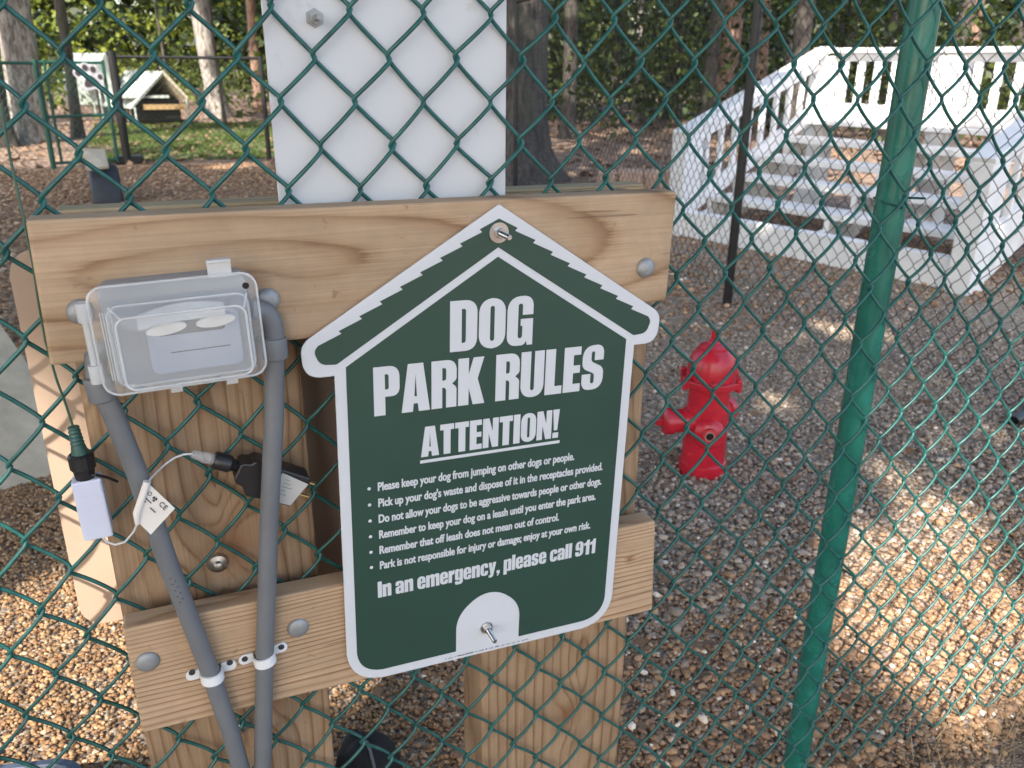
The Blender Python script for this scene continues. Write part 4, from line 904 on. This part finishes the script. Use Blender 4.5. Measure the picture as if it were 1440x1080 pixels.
for _ in range(70):                                           # airy light among the leaves on the right
    a = R(random.uniform(12, 58)); d_ = random.uniform(13, 34); hole((d_*math.sin(a), d_*math.cos(a), random.uniform(.6, 3.)), random.uniform(.2, .6))
for _ in range(26):                                           # small soft flecks on the gravel
    q = gr(random.uniform(920, 1440), random.uniform(400, 800)); c = q+SUN*(q[1]/-SUN[1])
    if not (-.25 < c[0] < .75 and c[2] < 1.7): hole(q, random.uniform(.045, .10))
for _ in range(60):                                           # chance flecks over the wood
    a = R(random.uniform(-14, 58)); d_ = random.uniform(9, 34); hole((d_*math.sin(a), d_*math.cos(a), random.uniform(0, 2.2)), random.uniform(.10, .38))

# unseen trees added and shaped to cast the shade, with gaps for sun flecks
PLACES = ('far behind the viewer on the left', 'behind the viewer, second of the front row', 'behind the viewer on the right', 'left of the viewer, second row', 'just behind the viewer on the left', 'close behind the viewer', 'left of the fence, third row', 'beyond the left edge near the fence', 'beyond the left edge, leaning over the boards', 'left of the mulch, far row', 'beyond the left edge beside the mulch', 'beyond the left edge, leaning over the mulch')
k_ = 0
for yy in (-6.4, -2.9, .6, 4.2):
    for xx in (-7.4, -3.9, -.5):
        t = thing('added_shade_tree', (xx, yy, 0), 'unseen tree added for shade, '+PLACES[k_], 'tree'); k_ += 1
        tx_, ty_ = (xx-1.7, yy+.9) if (xx < -3 and yy < -2) else (xx, yy) if (yy < -1.5 or xx < -3.) else (xx-2.9, yy-.3)
        trunk(t, tx_, ty_, .19, 6.4, 'bark', 1.4, ((xx-tx_)/8, (yy-ty_)/8)); crown(t, xx, yy, 6.1, 8.0, 2.7, 3900, .34)
# trees in view
tree(-1.62, 15., .26, 8, 'bark', 'pale grey tree trunk left of the green gate', 3.4, (6.5, 9), 3000, .34, flare=1.35)
tree(-1.02, 15.8, .085, 8, 'barkdark', 'slim dark trunk just right of the pale trunk, behind the gate post', 2.2, (6.5, 9), 1500, .34)
q = gr(2, 206); tree(q[0], q[1], .21, 8, 'barkdark', 'dark brown trunk cut off by the left edge', 3., (6.5, 9), 2200, .34)
tree(1.66, 21., .21, 9, 'bark', 'pale straight trunk left of the white sheet', 3.6, (7, 10), 2600, .36, lean=(-.045, 0), flare=1.6)
q = gr(742, 258); tree(q[0], q[1]+.4, .37, 8, 'barkdark', 'thick dark furrowed trunk right of the white sheet', 3.4, (6.2, 8.6), 4200, .34, flare=1.75)
q = gr(1008, 181); tree(q[0], q[1], .235, 9, 'barkred', 'reddish brown trunk behind the white stair railing', 3.6, (6.8, 9.6), 3200, .36, lean=(.05, 0))
for i, (x, yb, wpx, bk_, lb) in enumerate(((1060, 176, 18, 'barkred', 'slim trunk between the black post and the reddish trunk'), (895, 172, 9, 'bark', 'thin pale trunk left of the reddish trunk'), (866, 170, 12, 'barkdark', 'thin dark trunk nearest the thick furrowed trunk'), (1098, 170, 10, 'bark', 'thin pale trunk above the stair railing'), (1180, 168, 16, 'barkdark', 'dark trunk above the left end of the landing rail'), (1235, 168, 12, 'barkdark', 'dark trunk just left of the green fence post'), (1345, 170, 20, 'barkred', 'brown trunk right of the green fence post'), (1410, 170, 14, 'barkdark', 'dark trunk at the upper right corner'), (945, 168, 14, 'barkdark', 'dark trunk midway between the thick and the reddish trunk'), (366, 158, 12, 'barkred', 'slim brown trunk touching the left edge of the white sheet'), (10, 170, 12, 'barkdark', 'thin trunk at the top left corner'))):
    q = gr(x, yb); dd = math.hypot(q[0], q[1]+.9)
    sc_ = min(1., 30/dd); q = np.array((q[0]*sc_, (q[1]+.906)*sc_-.906, 0)); dd *= sc_
    tree(q[0], q[1], wpx/1175*dd/2, 8, bk_, lb, 2.6, (6.6, 9.4), 1100, .42, lean=(random.uniform(-.03, .03), 0), name='slim_tree')
for (a, d_) in ((-20, 13), (-14, 25), (-4, 28), (6, 15), (9, 30), (18, 14), (20, 22), (27, 13), (30, 30), (36, 12), (40, 20), (46, 14), (50, 24), (56, 11), (60, 18), (2, 20), (13, 24)):
    a = R(a); x, y = d_*math.sin(a), d_*math.cos(a)
    tree(x, y+3.5, .035 if a < R(12) else .05+.09*random.random(), 8, 'barkdark', f'background tree of the wood {d_} metres back', 3.4, (5.4, 9.5), 2100, .42, name='wood_tree', group='trees of the shaded wood', flare=1.4)
for o in scene.collection.objects:
    if o.name.startswith('wood_tree'): o['label'] = 'one of the dim trunks deep in the shaded wood'

# undergrowth: the far wood as one mass of leaves
def foliage():
    Cs, Ss, Ks = [], [], []
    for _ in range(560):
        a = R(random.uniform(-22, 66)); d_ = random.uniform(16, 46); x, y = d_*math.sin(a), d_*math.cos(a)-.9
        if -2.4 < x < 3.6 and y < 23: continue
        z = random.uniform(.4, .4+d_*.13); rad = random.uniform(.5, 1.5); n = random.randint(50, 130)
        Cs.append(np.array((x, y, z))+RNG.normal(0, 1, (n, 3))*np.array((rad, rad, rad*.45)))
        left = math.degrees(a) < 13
        hi = (.30, .33, .04) if left else (.125, .155, .036); lo = (.035, .075, .012) if left else (.022, .04, .010)  # leaf colour raised to look sunlit, most of all on the left
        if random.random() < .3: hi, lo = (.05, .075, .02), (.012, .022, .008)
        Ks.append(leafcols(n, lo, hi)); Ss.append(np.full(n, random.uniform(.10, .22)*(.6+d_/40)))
    for _ in range(240):                                      # low shrubs along the margin of the wood
        a = R(random.uniform(-20, 60)); d_ = random.uniform(17, 34); x, y = d_*math.sin(a), d_*math.cos(a)-.9
        if -2.4 < x < 3.2 and y < 21.5: continue
        n = 70; Cs.append(np.array((x, y, random.uniform(.25, .9)))+RNG.normal(0, 1, (n, 3))*np.array((.7, .7, .28)))
        Ks.append(leafcols(n, (.03, .06, .012), (.22, .26, .04) if math.degrees(a) < 13 else (.10, .13, .03))); Ss.append(np.full(n, .16))  # left shrubs get the same brighter, sunlit-looking colour
    for _ in range(700):                                      # close the view far back
        a = R(random.uniform(-26, 72)); d_ = random.uniform(46, 62); n = 60; x, y = d_*math.sin(a), d_*math.cos(a)
        Cs.append(np.array((x, y, random.uniform(.3, 9)))+RNG.normal(0, 1, (n, 3))*np.array((1.6, 1.6, 1.)))
        Ks.append(leafcols(n, (.010, .018, .006), (.05, .075, .02))); Ss.append(np.full(n, .75))
    C = np.concatenate(Cs); k = C[:, 2] > .05; C = C[k]
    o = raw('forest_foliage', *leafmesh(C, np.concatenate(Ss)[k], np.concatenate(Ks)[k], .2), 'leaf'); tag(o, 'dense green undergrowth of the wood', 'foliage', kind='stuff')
foliage()
# leaf litter on the wood floor
n = 9000; a = np.radians(RNG.uniform(-20, 62, n)); d_ = RNG.uniform(7.5, 30, n)
C = np.c_[d_*np.sin(a), d_*np.cos(a)-.9, RNG.uniform(.015, .05, n)]
k = ~((C[:, 1] < 11) & (C[:, 0] < 3.3)) & ~((C[:, 0] > 3.4) & (C[:, 1] < 6.5) & (C[:, 0] < 8.5)); C = C[k]
tag(raw('leaf_litter', *leafmesh(C, np.full(len(C), .13), leafcols(len(C), (.10, .055, .03), (.42, .27, .17)), 2.5), 'chip'), 'fallen leaves on the wood floor', 'leaves', kind='stuff')
# grass strip
gp = [gr(180, 228), gr(385, 222), gr(385, 180), gr(180, 168)]
gp = [(-.35, 11.55), (1.9, 11.45), (3.4, 14.5), (2.2, 19), (-.8, 18)]
sheet('lawn', gp, .012, 'turf')
def blades(P, h, lo, hi, mat, name, label, wd=.006, lean=.35):
    n = len(P); a = RNG.uniform(0, 2*math.pi, n); hh = h*RNG.uniform(.5, 1.3, n); w_ = np.c_[np.cos(a), np.sin(a), 0*a]*wd
    tip = P+np.c_[RNG.normal(0, lean, n)*hh, RNG.normal(0, lean, n)*hh, hh]
    V = np.stack([P-w_, P+w_, tip], 1).reshape(-1, 3); cols = np.repeat(leafcols(n, lo, hi), 3, 0)
    return tag(raw(name, V, np.arange(n*3).reshape(-1, 3), cols, mat), label, 'grass', kind='stuff')
n = 26000; P_ = np.c_[RNG.uniform(-.9, 3.4, n), RNG.uniform(11.4, 19, n), np.zeros(n)]
k = (P_[:, 0] < 1.9+(P_[:, 1]-11.45)*.5) & (RNG.uniform(0, 1, n) < .55+.45*np.sin(P_[:, 0]*3)*np.sin(P_[:, 1]*2)); P_ = P_[k]
blades(P_, .055, (.05, .09, .015), (.16, .22, .05), 'grass', 'lawn_grass', 'short sunlit grass beyond the black fence', .012)
# dry stalks along the foot of the front fence
n = 700; x = RNG.uniform(1.15, 2.4, n); y_ = -.03+RNG.normal(0, .05, n)-np.abs(RNG.normal(0, .06, n)); P_ = np.c_[x, y_, .004+dip(x, y_)]
blades(P_, .075, (.20, .14, .07), (.46, .34, .19), 'hay', 'dry_grass', 'dry grass stalks along the foot of the fence', .0012, .9)
n = 1500; P_ = np.c_[RNG.uniform(2.0, 4.2, n), RNG.uniform(1.2, 4.3, n), np.full(n, .008)]; k = np.sin(P_[:, 0]*4+P_[:, 1]*2)+RNG.normal(0, .5, n) > .5; P_ = P_[k]
blades(P_, .035, (.06, .07, .03), (.16, .15, .07), 'hay', 'weeds', 'sparse weeds in the gravel before the stairs', .003, .6)

# ------------------------------------------------------------------ loose gravel near the fence
def pebbles(name, label, P, size, cols, mat='pebble', squash=(.62, .25), zl=.35):
    ico = bmesh.new(); bmesh.ops.create_icosphere(ico, subdivisions=1, radius=1.); bv = np.array([v_.co[:] for v_ in ico.verts]); bfc = np.array([[v_.index for v_ in f_.verts] for f_ in ico.faces]); ico.free()
    n = len(P); m = len(bv); sc_ = size[:, None]*np.c_[RNG.uniform(.75, 1.35, n), RNG.uniform(.6, 1., n), RNG.uniform(squash[0]-squash[1], squash[0]+squash[1], n)]*.5
    v = bv[None]*RNG.uniform(.78, 1.18, (n, m, 1))*sc_[:, None, :]
    a = RNG.uniform(0, 6.28, n); tx = RNG.normal(0, .35, n); ty = RNG.normal(0, .35, n)
    c, s_ = np.cos(a), np.sin(a); Rz = np.zeros((n, 3, 3)); Rz[:, 0, 0] = c; Rz[:, 0, 1] = -s_; Rz[:, 1, 0] = s_; Rz[:, 1, 1] = c; Rz[:, 2, 2] = 1
    Rx = np.zeros((n, 3, 3)); Rx[:, 0, 0] = 1; Rx[:, 1, 1] = np.cos(tx); Rx[:, 1, 2] = -np.sin(tx); Rx[:, 2, 1] = np.sin(tx); Rx[:, 2, 2] = np.cos(tx)
    v = np.einsum('nij,nmj->nmi', Rz@Rx, v)+P[:, None, :]
    v[:, :, 2] += (size*zl)[:, None]
    o = raw(name, v.reshape(-1, 3), (bfc[None]+(np.arange(n)*m)[:, None, None]).reshape(-1, 3), np.repeat(cols, m, 0), mat)
    return tag(o, label, 'gravel', kind='stuff')
def palette(n, table, gain=1.):
    w_ = np.array([q[0] for q in table]); k = RNG.choice(len(table), n, p=w_/w_.sum()); c = np.array([q[1] for q in table])[k]
    return c*RNG.uniform(.7, 1.3, (n, 1))*np.array(gain)
def scatter(n, x0, x1, y0, y1, z=.010):
    x, y = RNG.uniform(x0, x1, n), RNG.uniform(y0, y1, n); return np.c_[x, y, z+dip(x, y)]
def vis(P, m=90):
    d = P-CAM; w_ = d@FW; x = 720+F*(d@RT)/w_; y = 540-F*(d@UP)/w_; return P[(w_ > .1) & (x > -m-60) & (x < 1440+m+60) & (y < 1080+m) & (y > -m)]
TAN = [(4, (.36, .22, .115)), (3, (.27, .155, .08)), (2, (.42, .29, .17)), (1.2, (.20, .12, .07)), (.8, (.33, .27, .21)), (.35, (.52, .40, .28))]
GREY = [(3, (.40, .345, .295)), (3, (.31, .265, .23)), (2, (.49, .43, .37)), (1.5, (.36, .325, .305)), (1.1, (.42, .32, .245)), (.5, (.58, .53, .48)), (.25, (.74, .71, .68))]
WARM = [(3, (.26, .165, .10)), (2.5, (.19, .125, .085)), (2, (.33, .22, .14)), (1.2, (.22, .18, .16)), (.5, (.40, .32, .25)), (.18, (.62, .57, .52))]
P_ = vis(scatter(75000, -1.0, .75, .0, 2.3)); P_ = P_[RNG.uniform(0, 1, len(P_)) < np.clip(1.6-P_[:, 1]*.55, .25, 1)]
pebbles('tan_gravel', 'tan pea gravel on the left', P_, RNG.uniform(.006, .0135, len(P_)), palette(len(P_), TAN, (1.15, 1.07, .98)))
P_ = vis(scatter(62000, .5, 3.9, .45, 3.2)); P_ = P_[P_[:, 1] < 2.5+RNG.normal(0, .35, len(P_))]; pebbles('grey_gravel', 'grey brown gravel round the hydrant', P_, RNG.gamma(4, .0021, len(P_))+.005, palette(len(P_), GREY, (.92, .82, .725)))
P_ = vis(scatter(95000, .4, 3.0, -.25, 1.0)); P_ = P_[(P_[:, 1] < .45+RNG.normal(0, .22, len(P_))) & (P_[:, 1] > -.02-np.abs(RNG.normal(0, .05, len(P_))))]
pebbles('warm_gravel', 'brown gravel beside the foot of the fence', P_, RNG.gamma(2.6, .0022, len(P_))+.005, palette(len(P_), WARM, (1.5, 1.36, 1.2)))
P_ = vis(scatter(11000, 1.3, 5.5, 2.3, 6.2)); pebbles('far_gravel', 'scattered stones in front of the stairs', P_, RNG.gamma(5, .0030, len(P_))+.006, palette(len(P_), WARM, (1.5, 1.35, 1.2)))
P_ = vis(scatter(30000, -3.2, 3.2, 2.0, 10.8)); P_ = P_[~((P_[:, 0] > 1.6+.25*(P_[:, 1]-2)) & (P_[:, 1] < 6))]
pebbles('bark_chips', 'reddish brown bark chips on the left', P_, RNG.uniform(.02, .055, len(P_)), palette(len(P_), [(3, (.32, .19, .11)), (3, (.22, .13, .075)), (2, (.42, .28, .17)), (.6, (.52, .38, .26))]), 'chip', (.35, .2), .12)
n = 1600; a = np.radians(RNG.uniform(-5, 52, n)); d_ = RNG.uniform(1.3, 3.6, n); C = np.c_[d_*np.sin(a), d_*np.cos(a)-.9, RNG.uniform(.02, .03, n)]
tag(raw('fallen_leaves', *leafmesh(C[:260], np.full(260, .045), leafcols(260, (.16, .09, .05), (.34, .20, .11)), 2.), 'chip'), 'scattered dry leaves on the gravel', 'leaves', kind='stuff')
